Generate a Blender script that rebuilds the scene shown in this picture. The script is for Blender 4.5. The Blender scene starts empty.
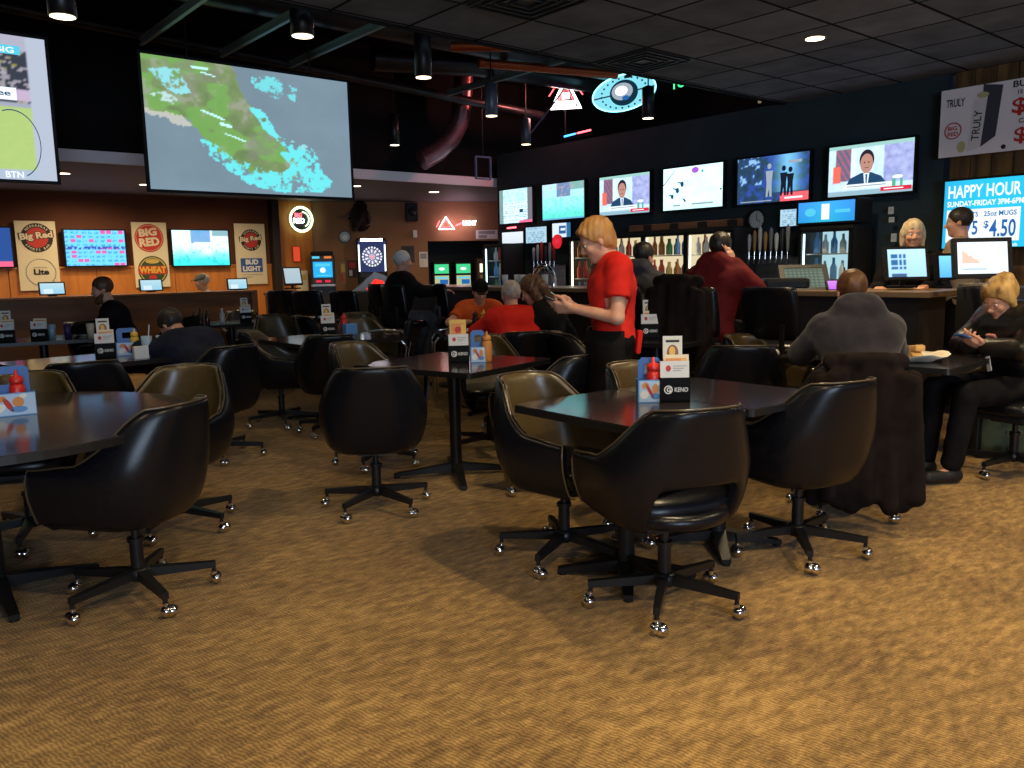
import bpy, bmesh, math, random
import numpy as np
from mathutils import Vector, Matrix
random.seed(7); RNG=np.random.RandomState(11)
S=bpy.context.scene; COL=S.collection
# ---------------------------------------------------------------- camera, world, exposure, large lights
CAM_H=1.35; YAW=math.radians(40); PITCH=math.radians(8.15); ROLL=math.radians(1.1)
fw0=Vector((math.sin(YAW),math.cos(YAW),0)); rt0=Vector((math.cos(YAW),-math.sin(YAW),0)); zz=Vector((0,0,1))
fw=fw0*math.cos(PITCH)-zz*math.sin(PITCH); up0=zz*math.cos(PITCH)+fw0*math.sin(PITCH)
rt=rt0*math.cos(ROLL)-up0*math.sin(ROLL); up=up0*math.cos(ROLL)+rt0*math.sin(ROLL)
cd=bpy.data.cameras.new('camera'); cam=bpy.data.objects.new('camera',cd); COL.objects.link(cam)
cam.matrix_world=Matrix(((rt.x,up.x,-fw.x,0),(rt.y,up.y,-fw.y,0),(rt.z,up.z,-fw.z,CAM_H),(0,0,0,1)))
cd.sensor_width=36; cd.lens=36*820/1024; cd.clip_start=.05; cd.clip_end=100
S.camera=cam
S.view_settings.view_transform='Standard'; S.view_settings.look='None'
S.view_settings.exposure=0.12; S.view_settings.gamma=1.0; S.view_settings.use_curve_mapping=False
S.cycles.use_denoising=True
S.cycles.max_bounces=6; S.cycles.diffuse_bounces=3; S.cycles.glossy_bounces=3; S.cycles.transmission_bounces=4
S.cycles.sample_clamp_indirect=4.0
w=bpy.data.worlds.new('daylight'); S.world=w; w.use_nodes=True
w.node_tree.nodes['Background'].inputs[0].default_value=(.55,.72,1,1); w.node_tree.nodes['Background'].inputs[1].default_value=.6

def light(kind,name,loc,energy,color,size=.1,target=None,spot=None,blend=.6,size_y=None):
    l=bpy.data.lights.new(name,kind); l.energy=energy; l.color=color
    if kind=='AREA':
        l.size=size
        if size_y: l.shape='RECTANGLE'; l.size_y=size_y
    else: l.shadow_soft_size=size
    if spot: l.spot_size=math.radians(spot); l.spot_blend=blend
    o=bpy.data.objects.new(name,l); COL.objects.link(o); o.location=loc
    if target is not None:
        o.rotation_euler=(Vector(target)-Vector(loc)).to_track_quat('-Z','Y').to_euler()
    return o
WARM=(1,.77,.44); COOL=(.6,.78,1)
# daylight entering the front windows behind the camera
light('AREA','window_daylight',(-1.2,-4.6,1.75),230,COOL,3.6,(1.5,3,.9),size_y=1.7)
# recessed can lights of the tile ceiling (fixtures are built further down)
CANS=[(6.1,3.55,0),(1.0,.6,0),(2.9,-.2,0),(4.9,.6,0),(-.9,1.9,0),(3.0,2.1,1),(6.8,.7,0),(.6,4.0,1),(-1.2,-1.2,0)]
for i,(x,y,k) in enumerate(CANS):
    light('SPOT','can_light',(x,y,3.03),[200,220,180,220,80,165,150,45,60][i],WARM,.07,(x,y,0),150,.9)

# ---------------------------------------------------------------- materials
MATS={}
def mat(name,col,rough=.6,metal=0,emit=0,spec=None,coat=0,alpha=None,ecol=None,trans=0,sheen=0):
    if name in MATS: return MATS[name]
    m=bpy.data.materials.new(name); m.use_nodes=True; b=m.node_tree.nodes['Principled BSDF']
    b.inputs['Base Color'].default_value=(*col,1); b.inputs['Roughness'].default_value=rough; b.inputs['Metallic'].default_value=metal
    if spec is None and rough>=.8: spec=.12
    if spec is not None: b.inputs['Specular IOR Level'].default_value=spec
    if coat: b.inputs['Coat Weight'].default_value=coat
    if trans: b.inputs['Transmission Weight'].default_value=trans
    if sheen: b.inputs['Sheen Weight'].default_value=sheen
    if emit:
        b.inputs['Emission Color'].default_value=(*(ecol or col),1); b.inputs['Emission Strength'].default_value=emit
    m.diffuse_color=(*col,1); MATS[name]=m; return m
def nodes(m): return m.node_tree.nodes, m.node_tree.links, m.node_tree.nodes['Principled BSDF']
def N(m,t,**kw):
    n=m.node_tree.nodes.new(t)
    for k,v in kw.items(): setattr(n,k,v)
    return n
def noise_mat(name,c1,c2,scale=5,rough=.6,bump=0,detail=4,stretch=None,metal=0,lo=.35,hi=.65,bscale=None,rot=0,spec=None,sheen=0):
    if name in MATS: return MATS[name]
    m=mat(name,c1,rough,metal,spec=spec,sheen=sheen); ns,L,b=nodes(m)
    tc=N(m,'ShaderNodeTexCoord'); mp=N(m,'ShaderNodeMapping')
    if stretch: mp.inputs['Scale'].default_value=stretch
    mp.inputs['Rotation'].default_value=(0,0,rot)
    L.new(tc.outputs['Object'],mp.inputs[0])
    n=N(m,'ShaderNodeTexNoise'); n.inputs['Scale'].default_value=scale; n.inputs['Detail'].default_value=detail
    L.new(mp.outputs[0],n.inputs[0])
    r=N(m,'ShaderNodeValToRGB'); r.color_ramp.elements[0].position=lo; r.color_ramp.elements[1].position=hi
    r.color_ramp.elements[0].color=(*c1,1); r.color_ramp.elements[1].color=(*c2,1)
    L.new(n.outputs[0],r.inputs[0]); L.new(r.outputs[0],b.inputs['Base Color'])
    if bump:
        n2=n
        if bscale:
            n2=N(m,'ShaderNodeTexNoise'); n2.inputs['Scale'].default_value=bscale; L.new(mp.outputs[0],n2.inputs[0])
        bp=N(m,'ShaderNodeBump'); bp.inputs['Strength'].default_value=bump; bp.inputs['Distance'].default_value=.01
        L.new(n2.outputs[0],bp.inputs['Height']); L.new(bp.outputs[0],b.inputs['Normal'])
    return m
def emis(name,col,st=1.0,sample=True):
    if name in MATS: return MATS[name]
    m=bpy.data.materials.new(name); m.use_nodes=True; nt=m.node_tree; nt.nodes.clear()
    e=nt.nodes.new('ShaderNodeEmission'); o=nt.nodes.new('ShaderNodeOutputMaterial')
    e.inputs[0].default_value=(*col,1); e.inputs[1].default_value=st; nt.links.new(e.outputs[0],o.inputs[0])
    if not sample: m.cycles.emission_sampling='NONE'
    MATS[name]=m; return m
def attr_mat(name,st,emission=True,rough=.5):
    if name in MATS: return MATS[name]
    m=bpy.data.materials.new(name); m.use_nodes=True; nt=m.node_tree
    a=nt.nodes.new('ShaderNodeAttribute'); a.attribute_name='picture'
    if emission:
        nt.nodes.remove(nt.nodes['Principled BSDF'])
        e=nt.nodes.new('ShaderNodeEmission'); e.inputs[1].default_value=st
        nt.links.new(a.outputs['Color'],e.inputs[0]); nt.links.new(e.outputs[0],nt.nodes['Material Output'].inputs[0])
    else:
        b=nt.nodes['Principled BSDF']; nt.links.new(a.outputs['Color'],b.inputs['Base Color']); b.inputs['Roughness'].default_value=rough
    MATS[name]=m; return m

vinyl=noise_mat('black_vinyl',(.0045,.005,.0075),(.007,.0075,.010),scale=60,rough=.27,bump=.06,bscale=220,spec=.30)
vinyl_gleam=noise_mat('black_vinyl_gold_gleam',(.068,.043,.013),(.085,.054,.016),scale=40,rough=.36,bump=.06,bscale=200,spec=.85)  # gold tint paints in the warm reflection; the vinyl itself is black
piping_m=mat('vinyl_welt_gleam',(.07,.05,.028),.28,spec=.8)  # gold-brown colour paints in the warm light caught by the black rims
blackmet=mat('black_metal',(.012,.012,.013),.38,.3)
chrome=mat('chrome',(.75,.75,.78),.12,1)
black=mat('matte_black',(.008,.008,.009),.6)
blackpl=mat('black_plastic',(.009,.009,.011),.5,spec=.22)
tabletop_m=mat('table_laminate',(.022,.018,.022),.13,spec=.75)
table_edge=mat('table_edge',(.008,.008,.008),.4)
white=mat('white_card',(.75,.73,.70),.6)
cream=mat('cream_card',(.78,.66,.45),.6)
red=mat('red_plastic',(.62,.02,.015),.35)
blue=mat('blue_plastic',(.03,.13,.42),.4)
steel=noise_mat('brushed_steel',(.22,.23,.25),(.33,.34,.36),scale=3,stretch=(1,1,40),rough=.35,metal=.9)
skin=noise_mat('skin',(.62,.30,.19),(.70,.37,.25),scale=14,rough=.5)
skin2=noise_mat('tan_skin',(.50,.24,.15),(.58,.29,.19),scale=14,rough=.5)

# ---------------------------------------------------------------- mesh helpers
class MB:
    def __init__(s): s.v=[]; s.f=[]; s.mi=[]; s.sm=[]
    def add(s,vs,fs,mi=0,smooth=False):
        k=len(s.v); s.v+= [tuple(p) for p in vs]; s.f+=[tuple(i+k for i in f) for f in fs]; s.mi+=[mi]*len(fs); s.sm+=[smooth]*len(fs); return s
    def box(s,c,d,mi=0,rot=None,taper=1.0):
        x,y,z=d[0]/2,d[1]/2,d[2]/2; t=taper
        vs=[(-x,-y,-z),(x,-y,-z),(x,y,-z),(-x,y,-z),(-x*t,-y*t,z),(x*t,-y*t,z),(x*t,y*t,z),(-x*t,y*t,z)]
        M=rot if rot is not None else Matrix.Identity(3)
        vs=[tuple(M@Vector(v)+Vector(c)) for v in vs]
        return s.add(vs,[(0,3,2,1),(4,5,6,7),(0,1,5,4),(1,2,6,5),(2,3,7,6),(3,0,4,7)],mi)
    def bbox(s,c,d,b=.008,mi=0,rot=None):   # box with chamfered edges
        bm=bmesh.new(); bmesh.ops.create_cube(bm,size=1)
        for v in bm.verts: v.co=Vector((v.co.x*d[0],v.co.y*d[1],v.co.z*d[2]))
        bmesh.ops.bevel(bm,geom=bm.edges[:],offset=min(b,min(d)*.45),segments=2,affect='EDGES',profile=.6)
        M=rot if rot is not None else Matrix.Identity(3)
        bm.verts.index_update()
        s.add([tuple(M@v.co+Vector(c)) for v in bm.verts],[tuple(v.index for v in f.verts) for f in bm.faces],mi); bm.free(); return s
    def cyl(s,a,b,r0,r1=None,n=16,mi=0,caps=True,smooth=True):
        r1=r0 if r1 is None else r1; a=Vector(a); b=Vector(b); d=(b-a).normalized()
        u=d.orthogonal().normalized(); v=d.cross(u); vs=[]
        for r,p in ((r0,a),(r1,b)):
            for i in range(n):
                t=2*math.pi*i/n; vs.append(p+u*(r*math.cos(t))+v*(r*math.sin(t)))
        s.add(vs,[(i,(i+1)%n,n+(i+1)%n,n+i) for i in range(n)],mi,smooth)
        if caps: s.add(vs,[tuple(range(n-1,-1,-1)),tuple(range(n,2*n))],mi)
        return s
    def lathe(s,prof,c=(0,0,0),n=24,mi=0,axis='z'):
        vs=[]
        for r,z in prof:
            for i in range(n):
                t=2*math.pi*i/n; p=(r*math.cos(t),r*math.sin(t),z)
                if axis=='y': p=(p[0],-p[2],p[1])
                if axis=='x': p=(p[2],p[0],p[1])
                vs.append((p[0]+c[0],p[1]+c[1],p[2]+c[2]))
        k=len(prof); fs=[(j*n+i,j*n+(i+1)%n,(j+1)*n+(i+1)%n,(j+1)*n+i) for j in range(k-1) for i in range(n)]
        if prof[0][0]>1e-4: fs.append(tuple(range(n-1,-1,-1)))
        if prof[-1][0]>1e-4: fs.append(tuple(range((k-1)*n,k*n)))
        return s.add(vs,fs,mi,True)
    def ball(s,c,r,n=14,mi=0,rot=None):
        if not hasattr(r,'__len__'): r=(r,r,r)
        M=rot if rot is not None else Matrix.Identity(3)
        vs=[];m=max(6,n//2)
        for j in range(m+1):
            ph=math.pi*j/m
            for i in range(n):
                t=2*math.pi*i/n
                vs.append(M@Vector((r[0]*math.sin(ph)*math.cos(t),r[1]*math.sin(ph)*math.sin(t),-r[2]*math.cos(ph)))+Vector(c))
        return s.add(vs,[(j*n+i,j*n+(i+1)%n,(j+1)*n+(i+1)%n,(j+1)*n+i) for j in range(m) for i in range(n)],mi,True)
    def tube(s,pts,r,n=8,mi=0,close=False):
        pts=[Vector(p) for p in pts]; k=len(pts); rs=r if hasattr(r,'__len__') else [r]*k
        vs=[]; prev=None
        for j,p in enumerate(pts):
            if close: d=(pts[(j+1)%k]-pts[j-1])
            else: d=pts[min(j+1,k-1)]-pts[max(j-1,0)]
            d.normalize()
            u=d.orthogonal().normalized() if prev is None else (prev-d*prev.dot(d)).normalized()
            prev=u; v=d.cross(u)
            for i in range(n):
                t=2*math.pi*i/n; vs.append(p+u*(rs[j]*math.cos(t))+v*(rs[j]*math.sin(t)))
        fs=[(j*n+i,j*n+(i+1)%n,((j+1)%k)*n+(i+1)%n,((j+1)%k)*n+i) for j in range(k if close else k-1) for i in range(n)]
        s.add(vs,fs,mi,True)
        if not close: s.add(vs,[tuple(range(n-1,-1,-1)),tuple(range((k-1)*n,k*n))],mi)
        return s
    def prism(s,poly,z0,z1,mi=0,fr=None):
        """poly in frame plane, extruded along the frame normal"""
        n=len(poly); f=fr or (lambda x,y,z:(x,y,z))
        vs=[f(x,y,z0) for x,y in poly]+[f(x,y,z1) for x,y in poly]
        return s.add(vs,[tuple(range(n-1,-1,-1)),tuple(range(n,2*n))]+[(i,(i+1)%n,n+(i+1)%n,n+i) for i in range(n)],mi)
    def build(s,name,mats,parent=None,sub=0,loc=None,rotz=0,smooth=None):
        me=bpy.data.meshes.new(name); me.from_pydata(s.v,[],s.f); 
        if not isinstance(mats,(list,tuple)): mats=[mats]
        for m in mats: me.materials.append(m)
        me.polygons.foreach_set('material_index',s.mi)
        me.polygons.foreach_set('use_smooth',s.sm if smooth is None else [smooth]*len(s.f))
        me.update()
        o=bpy.data.objects.new(name,me); COL.objects.link(o)
        if parent: o.parent=parent
        if loc is not None: o.location=loc
        if rotz: o.rotation_euler[2]=rotz
        if sub:
            md=o.modifiers.new('smooth','SUBSURF'); md.levels=sub; md.render_levels=sub
        return o
def np_mesh(name,V,F,m,parent=None,smooth=True):
    me=bpy.data.meshes.new(name); me.vertices.add(len(V)); me.vertices.foreach_set('co',np.asarray(V,np.float32).ravel())
    F=np.asarray(F,np.int32); me.loops.add(F.size); me.loops.foreach_set('vertex_index',F.ravel())
    me.polygons.add(len(F)); me.polygons.foreach_set('loop_start',np.arange(0,F.size,F.shape[1],dtype=np.int32))
    try: me.polygons.foreach_set('loop_total',np.full(len(F),F.shape[1],np.int32))
    except Exception: pass
    me.update(calc_edges=True); me.validate()
    me.polygons.foreach_set('use_smooth',[smooth]*len(me.polygons)); me.materials.append(m)
    o=bpy.data.objects.new(name,me); COL.objects.link(o)
    if parent: o.parent=parent
    return o
def tag(o,label=None,cat=None,group=None,kind=None):
    if label: o['label']=label
    if cat: o['category']=cat
    if group: o['group']=group
    if kind: o['kind']=kind
    return o
def empty(name,loc,rz=0,label=None,cat=None,group=None):
    o=bpy.data.objects.new(name,None); COL.objects.link(o); o.location=loc; o.rotation_euler=(0,0,rz); o.empty_display_size=.1
    return tag(o,label,cat,group)
def struct(name,mb,m,**k):
    o=mb.build(name,m,**k); o['kind']='structure'; return o
CHILD={}
def copy_tree(o,parent=None):
    c=o.copy(); COL.objects.link(c)
    if parent is not None: c.parent=parent
    for ch in [x for x in bpy.data.objects if x.parent==o]: copy_tree(ch,c)
    return c
def face_rz(fx,fy): return math.atan2(-fx,fy)     # local +Y looks towards (fx,fy)
# text -> mesh data
_tc={}
def text_geo(body,bold=0.0,shear=0.0):
    key=(body,bold,shear)
    if key in _tc: return _tc[key]
    cu=bpy.data.curves.new('lettering','FONT'); cu.body=body; cu.offset=bold; cu.shear=shear; cu.resolution_u=3; cu.align_x='LEFT'
    o=bpy.data.objects.new('lettering',cu); COL.objects.link(o); bpy.context.view_layer.update()
    me=o.evaluated_get(bpy.context.evaluated_depsgraph_get()).to_mesh()
    vs=np.array([v.co[:] for v in me.vertices]) if len(me.vertices) else np.zeros((0,3)); fs=[tuple(p.vertices) for p in me.polygons]
    o.to_mesh_clear(); bpy.data.objects.remove(o); bpy.data.curves.remove(cu)
    if len(vs):
        vs[:,0]-=vs[:,0].min(); vs[:,1]-=vs[:,1].min()
    _tc[key]=(vs,fs); return _tc[key]
class Panel:
    """flat artwork in a frame: origin O (lower left), u to the viewer's right, v up, n towards the viewer"""
    def __init__(s,O,u,v,n): s.O=Vector(O); s.u=Vector(u).normalized(); s.v=Vector(v).normalized(); s.n=Vector(n).normalized(); s.mb=MB(); s.mats=[]
    def m(s,mt):
        if mt not in s.mats: s.mats.append(mt)
        return s.mats.index(mt)
    def p(s,x,y,z=0): return s.O+s.u*x+s.v*y+s.n*z
    def poly(s,pts,mt,z=.001):
        s.mb.add([s.p(x,y,z) for x,y in pts],[tuple(range(len(pts)))],s.m(mt)); return s
    def rect(s,x0,y0,x1,y1,mt,z=.001): return s.poly([(x0,y0),(x1,y0),(x1,y1),(x0,y1)],mt,z)
    def disc(s,cx,cy,r,mt,z=.001,n=28,ry=None,rot=0):
        ry=ry or r; c,sn=math.cos(rot),math.sin(rot)
        return s.poly([(cx+r*math.cos(t)*c-ry*math.sin(t)*sn,cy+r*math.cos(t)*sn+ry*math.sin(t)*c) for t in [2*math.pi*i/n for i in range(n)]],mt,z)
    def ring(s,cx,cy,r0,r1,mt,z=.001,n=32,a0=0,a1=2*math.pi,ky=1):
        vs=[];fs=[]
        for i in range(n+1):
            t=a0+(a1-a0)*i/n
            vs+= [s.p(cx+r0*math.cos(t),cy+ky*r0*math.sin(t),z),s.p(cx+r1*math.cos(t),cy+ky*r1*math.sin(t),z)]
        for i in range(n): fs.append((2*i,2*i+1,2*i+3,2*i+2))
        s.mb.add(vs,fs,s.m(mt)); return s
    def text(s,body,x,y,h,mt,z=.003,wid=None,bold=.02,rot=0,center=False,shear=0,arc=None):
        vs,fs=text_geo(body,bold,shear)
        if not len(vs): return s
        H=vs[:,1].max(); W=vs[:,0].max(); k=h/H; kx=(wid/W) if wid else k
        X=vs[:,0]*kx; Y=vs[:,1]*k
        if center: X=X-W*kx/2; Y=Y-h/2
        if arc:   # bend on a circle of radius arc (positive: top arc)
            th=X/arc; X2=(arc+ (Y if arc>0 else Y))*np.sin(th); Y2=(arc+Y)*np.cos(th)-arc; X,Y=X2,Y2
        c,sn=math.cos(rot),math.sin(rot)
        s.mb.add([s.p(x+a*c-b*sn,y+a*sn+b*c,z) for a,b in zip(X,Y)],fs,s.m(mt)); return s
    def build(s,name,parent): return s.mb.build(name,s.mats,parent)
def raster(name,P,x0,y0,x1,y1,nx,ny,fn,m,parent,z=.002):
    U,V=np.meshgrid(np.linspace(0,1,nx+1),np.linspace(0,1,ny+1))
    C3=np.clip(np.stack(np.broadcast_arrays(*fn(U,V)),-1),0,1).reshape(-1,3)
    X=(x0+(x1-x0)*U).ravel(); Y=(y0+(y1-y0)*V).ravel()
    pts=np.array(P.O)[None]+X[:,None]*np.array(P.u)+Y[:,None]*np.array(P.v)+z*np.array(P.n)
    i=np.arange(nx); j=np.arange(ny); I,J=np.meshgrid(i,j); a=(J*(nx+1)+I).ravel()
    F=np.stack([a,a+1,a+nx+2,a+nx+1],1)
    o=np_mesh(name,pts,F,m,parent,False)
    at=o.data.color_attributes.new('picture','FLOAT_COLOR','POINT')
    at.data.foreach_set('color',np.concatenate([C3,np.ones((len(C3),1))],1).astype(np.float32).ravel())
    return o
def vnoise(U,V,fx,fy,seed=0,octs=3):
    out=0; amp=1; tot=0
    for o in range(octs):
        r=np.random.RandomState(seed+o*17); gx=int(fx*2**o)+2; gy=int(fy*2**o)+2; g=r.rand(gy+1,gx+1)
        x=U*(gx-1.001); y=V*(gy-1.001); i=x.astype(int); j=y.astype(int); a=x-i; b=y-j; a=a*a*(3-2*a); b=b*b*(3-2*b)
        out=out+amp*((g[j,i]*(1-a)+g[j,i+1]*a)*(1-b)+(g[j+1,i]*(1-a)+g[j+1,i+1]*a)*b); tot+=amp; amp*=.55
    return out/tot
def lay(c,mask,col):
    return [a*(1-mask)+mask*b for a,b in zip(c,col)]
def sstep(a,b,x): t=np.clip((x-a)/(b-a),0,1); return t*t*(3-2*t)

# ---------------------------------------------------------------- structure: floor, walls, ceilings
# carpet: golden brown blotches crossed by short slanted ribs
def carpet():
    m=mat('carpet',(.2,.11,.04),.95,spec=.1,sheen=.15); ns,L,b=nodes(m)
    tc=N(m,'ShaderNodeTexCoord')
    mp=N(m,'ShaderNodeMapping'); mp.inputs['Rotation'].default_value=(0,0,math.radians(40)); mp.inputs['Scale'].default_value=(1,2.4,1); L.new(tc.outputs['Object'],mp.inputs[0])
    n1=N(m,'ShaderNodeTexNoise'); n1.inputs["Scale"].default_value=11; n1.inputs['Detail'].default_value=6; n1.inputs['Roughness'].default_value=.7; L.new(mp.outputs[0],n1.inputs[0])
    n0=N(m,'ShaderNodeTexNoise'); n0.inputs['Scale'].default_value=1.1; n0.inputs['Detail'].default_value=3; L.new(tc.outputs['Object'],n0.inputs[0])
    w=N(m,'ShaderNodeTexWave'); w.inputs['Scale'].default_value=24; w.inputs['Distortion'].default_value=7; w.inputs['Detail'].default_value=2; w.inputs['Detail Scale'].default_value=.9
    mp2=N(m,'ShaderNodeMapping'); mp2.inputs['Rotation'].default_value=(0,0,math.radians(-12)); L.new(tc.outputs['Object'],mp2.inputs[0]); L.new(mp2.outputs[0],w.inputs[0])
    f=N(m,'ShaderNodeTexNoise'); f.inputs['Scale'].default_value=240; L.new(tc.outputs['Object'],f.inputs[0])
    def mth(op,a,bb,c=None):
        q=N(m,'ShaderNodeMath',operation=op)
        for i,x in enumerate((a,bb)):
            if hasattr(x,'is_output'): L.new(x,q.inputs[i])
            else: q.inputs[i].default_value=x
        return q.outputs[0]
    s=mth('ADD',mth('MULTIPLY',n1.outputs[0],.75),mth('MULTIPLY',w.outputs[1],.13))
    s=mth('ADD',s,mth('MULTIPLY',n0.outputs[0],.30)); s=mth('ADD',s,mth('MULTIPLY',f.outputs[0],.24))
    r=N(m,'ShaderNodeValToRGB'); e=r.color_ramp.elements; e[0].position=.52; e[0].color=(.085,.046,.014,1); e[1].position=.88; e[1].color=(.47,.295,.10,1)
    x=r.color_ramp.elements.new(.64); x.color=(.165,.095,.029,1); x=r.color_ramp.elements.new(.74); x.color=(.27,.158,.048,1)
    L.new(s,r.inputs[0]); L.new(r.outputs[0],b.inputs['Base Color'])
    bp=N(m,'ShaderNodeBump'); bp.inputs['Strength'].default_value=.5; bp.inputs['Distance'].default_value=.006
    L.new(mth('ADD',mth('MULTIPLY',w.outputs[1],.6),f.outputs[0]),bp.inputs['Height']); L.new(bp.outputs[0],b.inputs['Normal'])
    return m
struct('floor',MB().box((3,5,-.05),(15,21,.1)),carpet())
dark_wall=noise_mat('dark_blue_paint',(.016,.034,.046),(.022,.044,.058),scale=2,rough=.75,bump=.05,bscale=90)
maroon_wall=noise_mat('maroon_paint',(.115,.042,.024),(.15,.055,.03),scale=1.5,rough=.8)
tan_wall=noise_mat('brown_paint',(.30,.15,.08),(.36,.18,.095),scale=1.4,rough=.8)
orange_wall=noise_mat('orange_panel',(.50,.155,.022),(.62,.21,.035),scale=2.2,rough=.5,stretch=(6,6,.6))
duct_black=noise_mat('black_deck_paint',(.005,.005,.006),(.010,.009,.010),scale=3,rough=.8)
X1=8.28
struct('wall_right',MB().box((X1+.1,6.79,1.53),(.2,6.68,3.06)),dark_wall)
def planks():
    m=noise_mat('reclaimed_planks',(.05,.022,.008),(.26,.13,.035),scale=2.2,rough=.7,stretch=(1,5,.5),lo=.3,hi=.7)
    ns,L,b=nodes(m)
    return m
pk=MB()
for i in range(47):
    y=3.40-.18*i
    pk.box((X1+.11,y-.09,1.53),(.18+.02*(i%3)/3,.172,3.06))
struct('wall_right_planks',pk,planks())
struct('wall_back',MB().box((2.1,14.3,1.9),(12.6,.2,3.8)),maroon_wall)
op=MB()
for i in range(9): op.box((-3.2+1.2*i,14.18,.74),(1.19,.03,1.44))
op.box((1.4,14.17,1.465),(10.6,.05,.03))
struct('trim_1',op,orange_wall)
struct('trim_2',MB().box((6.75,14.16,1.3),(.72,.06,2.6)),orange_wall)
struct('trim_3',MB().bbox((6.36,14.1,1.3),(.13,.2,2.6),.01),mat('dark_column',(.02,.012,.01),.6))
# angled corner wall
CA=Vector((7.1,14.2,0)); CD=Vector((.888,-.459,0)); CN=Vector((-.459,-.888,0))
cw=MB()
def cpt(s,z,o=0): return CA+CD*s+CN*o+Vector((0,0,z))
def cbox(mb,s0,s1,z0,z1,o0,o1,mi=0):
    vs=[cpt(a,z,o) for z in (z0,z1) for a,o in ((s0,o0),(s1,o0),(s1,o1),(s0,o1))]
    mb.add(vs,[(0,1,2,3)[::-1],(4,5,6,7),(0,1,5,4),(1,2,6,5),(2,3,7,6),(3,0,4,7)],mi)
cbox(cw,-.05,2.18,0,2.75,-.2,0); cbox(cw,2.18,4.2,1.86,2.75,-.2,0); 
struct('wall_corner',cw,tan_wall)
al=MB(); cbox(al,2.18,4.2,0,1.86,-.75,-.70); cbox(al,2.10,2.18,0,1.86,-.75,-.2); cbox(al,2.18,4.2,1.86,1.94,-.75,-.2)
struct('wall_corner_alcove',al,mat('alcove_black',(.008,.008,.011),.7))
struct('wall_left',MB().box((-4.1,5,2.1),(.2,19,4.2)),maroon_wall)
rw=MB(); rw.box((2,-4.9,.4),(12.6,.2,.8)); rw.box((2,-4.9,2.9),(12.6,.2,.6))
for x in (-3.9,.9,4.2,8.2): rw.box((x,-4.9,1.7),(.5,.2,1.8))
struct('wall_front',rw,tan_wall)
struct('wall_back_bar',MB().box((11.0,8.5,2.1),(.2,12,4.2)),duct_black)
# half wall with counter cap in front of the back wall seating
rail_w=noise_mat('rail_wood',(.10,.045,.014),(.17,.075,.022),scale=2,rough=.45,stretch=(.6,4,4))
hw=MB(); hw.box((.5,12.05,.53),(9.0,.12,1.04)); hw.bbox((.5,12.05,1.062),(9.06,.30,.03),.006); hw.bbox((5.02,12.05,.55),(.10,.2,1.05),.01)
struct('half_wall',hw,rail_w)
# ceilings
def tile():
    m=mat('ceiling_tile',(.10,.10,.105),.9); ns,L,b=nodes(m)
    tc=N(m,'ShaderNodeTexCoord'); mp=N(m,'ShaderNodeMapping'); mp.inputs['Location'].default_value=(-5.85/.611,-3.275/.611,0); mp.inputs['Scale'].default_value=(1/.611,1/.611,1)
    L.new(tc.outputs['Object'],mp.inputs[0])
    sp=N(m,'ShaderNodeSeparateXYZ'); L.new(mp.outputs[0],sp.inputs[0])
    def mth(op,a,bb):
        q=N(m,'ShaderNodeMath',operation=op)
        for i,x in enumerate((a,bb)):
            if hasattr(x,'is_output'): L.new(x,q.inputs[i])
            elif x is not None: q.inputs[i].default_value=x
        return q.outputs[0]
    def line(o): return mth('LESS_THAN',mth('PINGPONG',o,.5),.022)
    g=mth('MAXIMUM',line(sp.outputs[0]),line(sp.outputs[1]))
    n=N(m,'ShaderNodeTexNoise'); n.inputs['Scale'].default_value=3.5; n.inputs['Detail'].default_value=5; L.new(tc.outputs['Object'],n.inputs[0])
    fl=N(m,'ShaderNodeVectorMath',operation='FLOOR'); L.new(mp.outputs[0],fl.inputs[0]); wn=N(m,'ShaderNodeTexWhiteNoise'); L.new(fl.outputs[0],wn.inputs[0])
    k=mth('ADD',mth('MULTIPLY',n.outputs[0],.6),mth('MULTIPLY',wn.outputs[0],.25))
    r=N(m,'ShaderNodeValToRGB'); r.color_ramp.elements[0].position=.2; r.color_ramp.elements[0].color=(.09,.105,.125,1); r.color_ramp.elements[1].position=.7; r.color_ramp.elements[1].color=(.24,.275,.32,1)
    L.new(k,r.inputs[0]); mx=N(m,'ShaderNodeMix',data_type='RGBA'); L.new(g,mx.inputs[0]); L.new(r.outputs[0],mx.inputs[6]); mx.inputs[7].default_value=(.006,.006,.007,1)
    L.new(mx.outputs[2],b.inputs['Base Color'])
    bp=N(m,'ShaderNodeBump'); bp.inputs['Strength'].default_value=.4; f=N(m,'ShaderNodeTexNoise'); f.inputs['Scale'].default_value=120; L.new(tc.outputs['Object'],f.inputs[0]); L.new(f.outputs[0],bp.inputs['Height']); L.new(bp.outputs[0],b.inputs['Normal'])
    return m
tm=tile()
cl=MB(); cl.box((2.2,.12,3.10),(12.4,10.04,.1)); struct('ceiling',cl,tm)
struct('ceiling_edge',MB().box((2.2,5.17,3.35),(12.4,.05,.62)),duct_black)
struct('ceiling_deck',MB().box((3.5,9.8,4.25),(15,9.6,.1)),duct_black)
bk=MB(); bk.box((3,12.35,2.65),(14.2,4.1,.1)); struct('ceiling_back',bk,mat('soffit_paint',(.11,.10,.115),.7))
fas=MB(); fas.box((3,10.27,2.66),(10.8,.06,.13)); struct('trim_4',fas,mat('fascia_paint',(.85,.80,.86),.6))
struct('soffit_face',MB().box((3,10.36,3.45),(14.2,.05,1.5)),duct_black)
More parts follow.
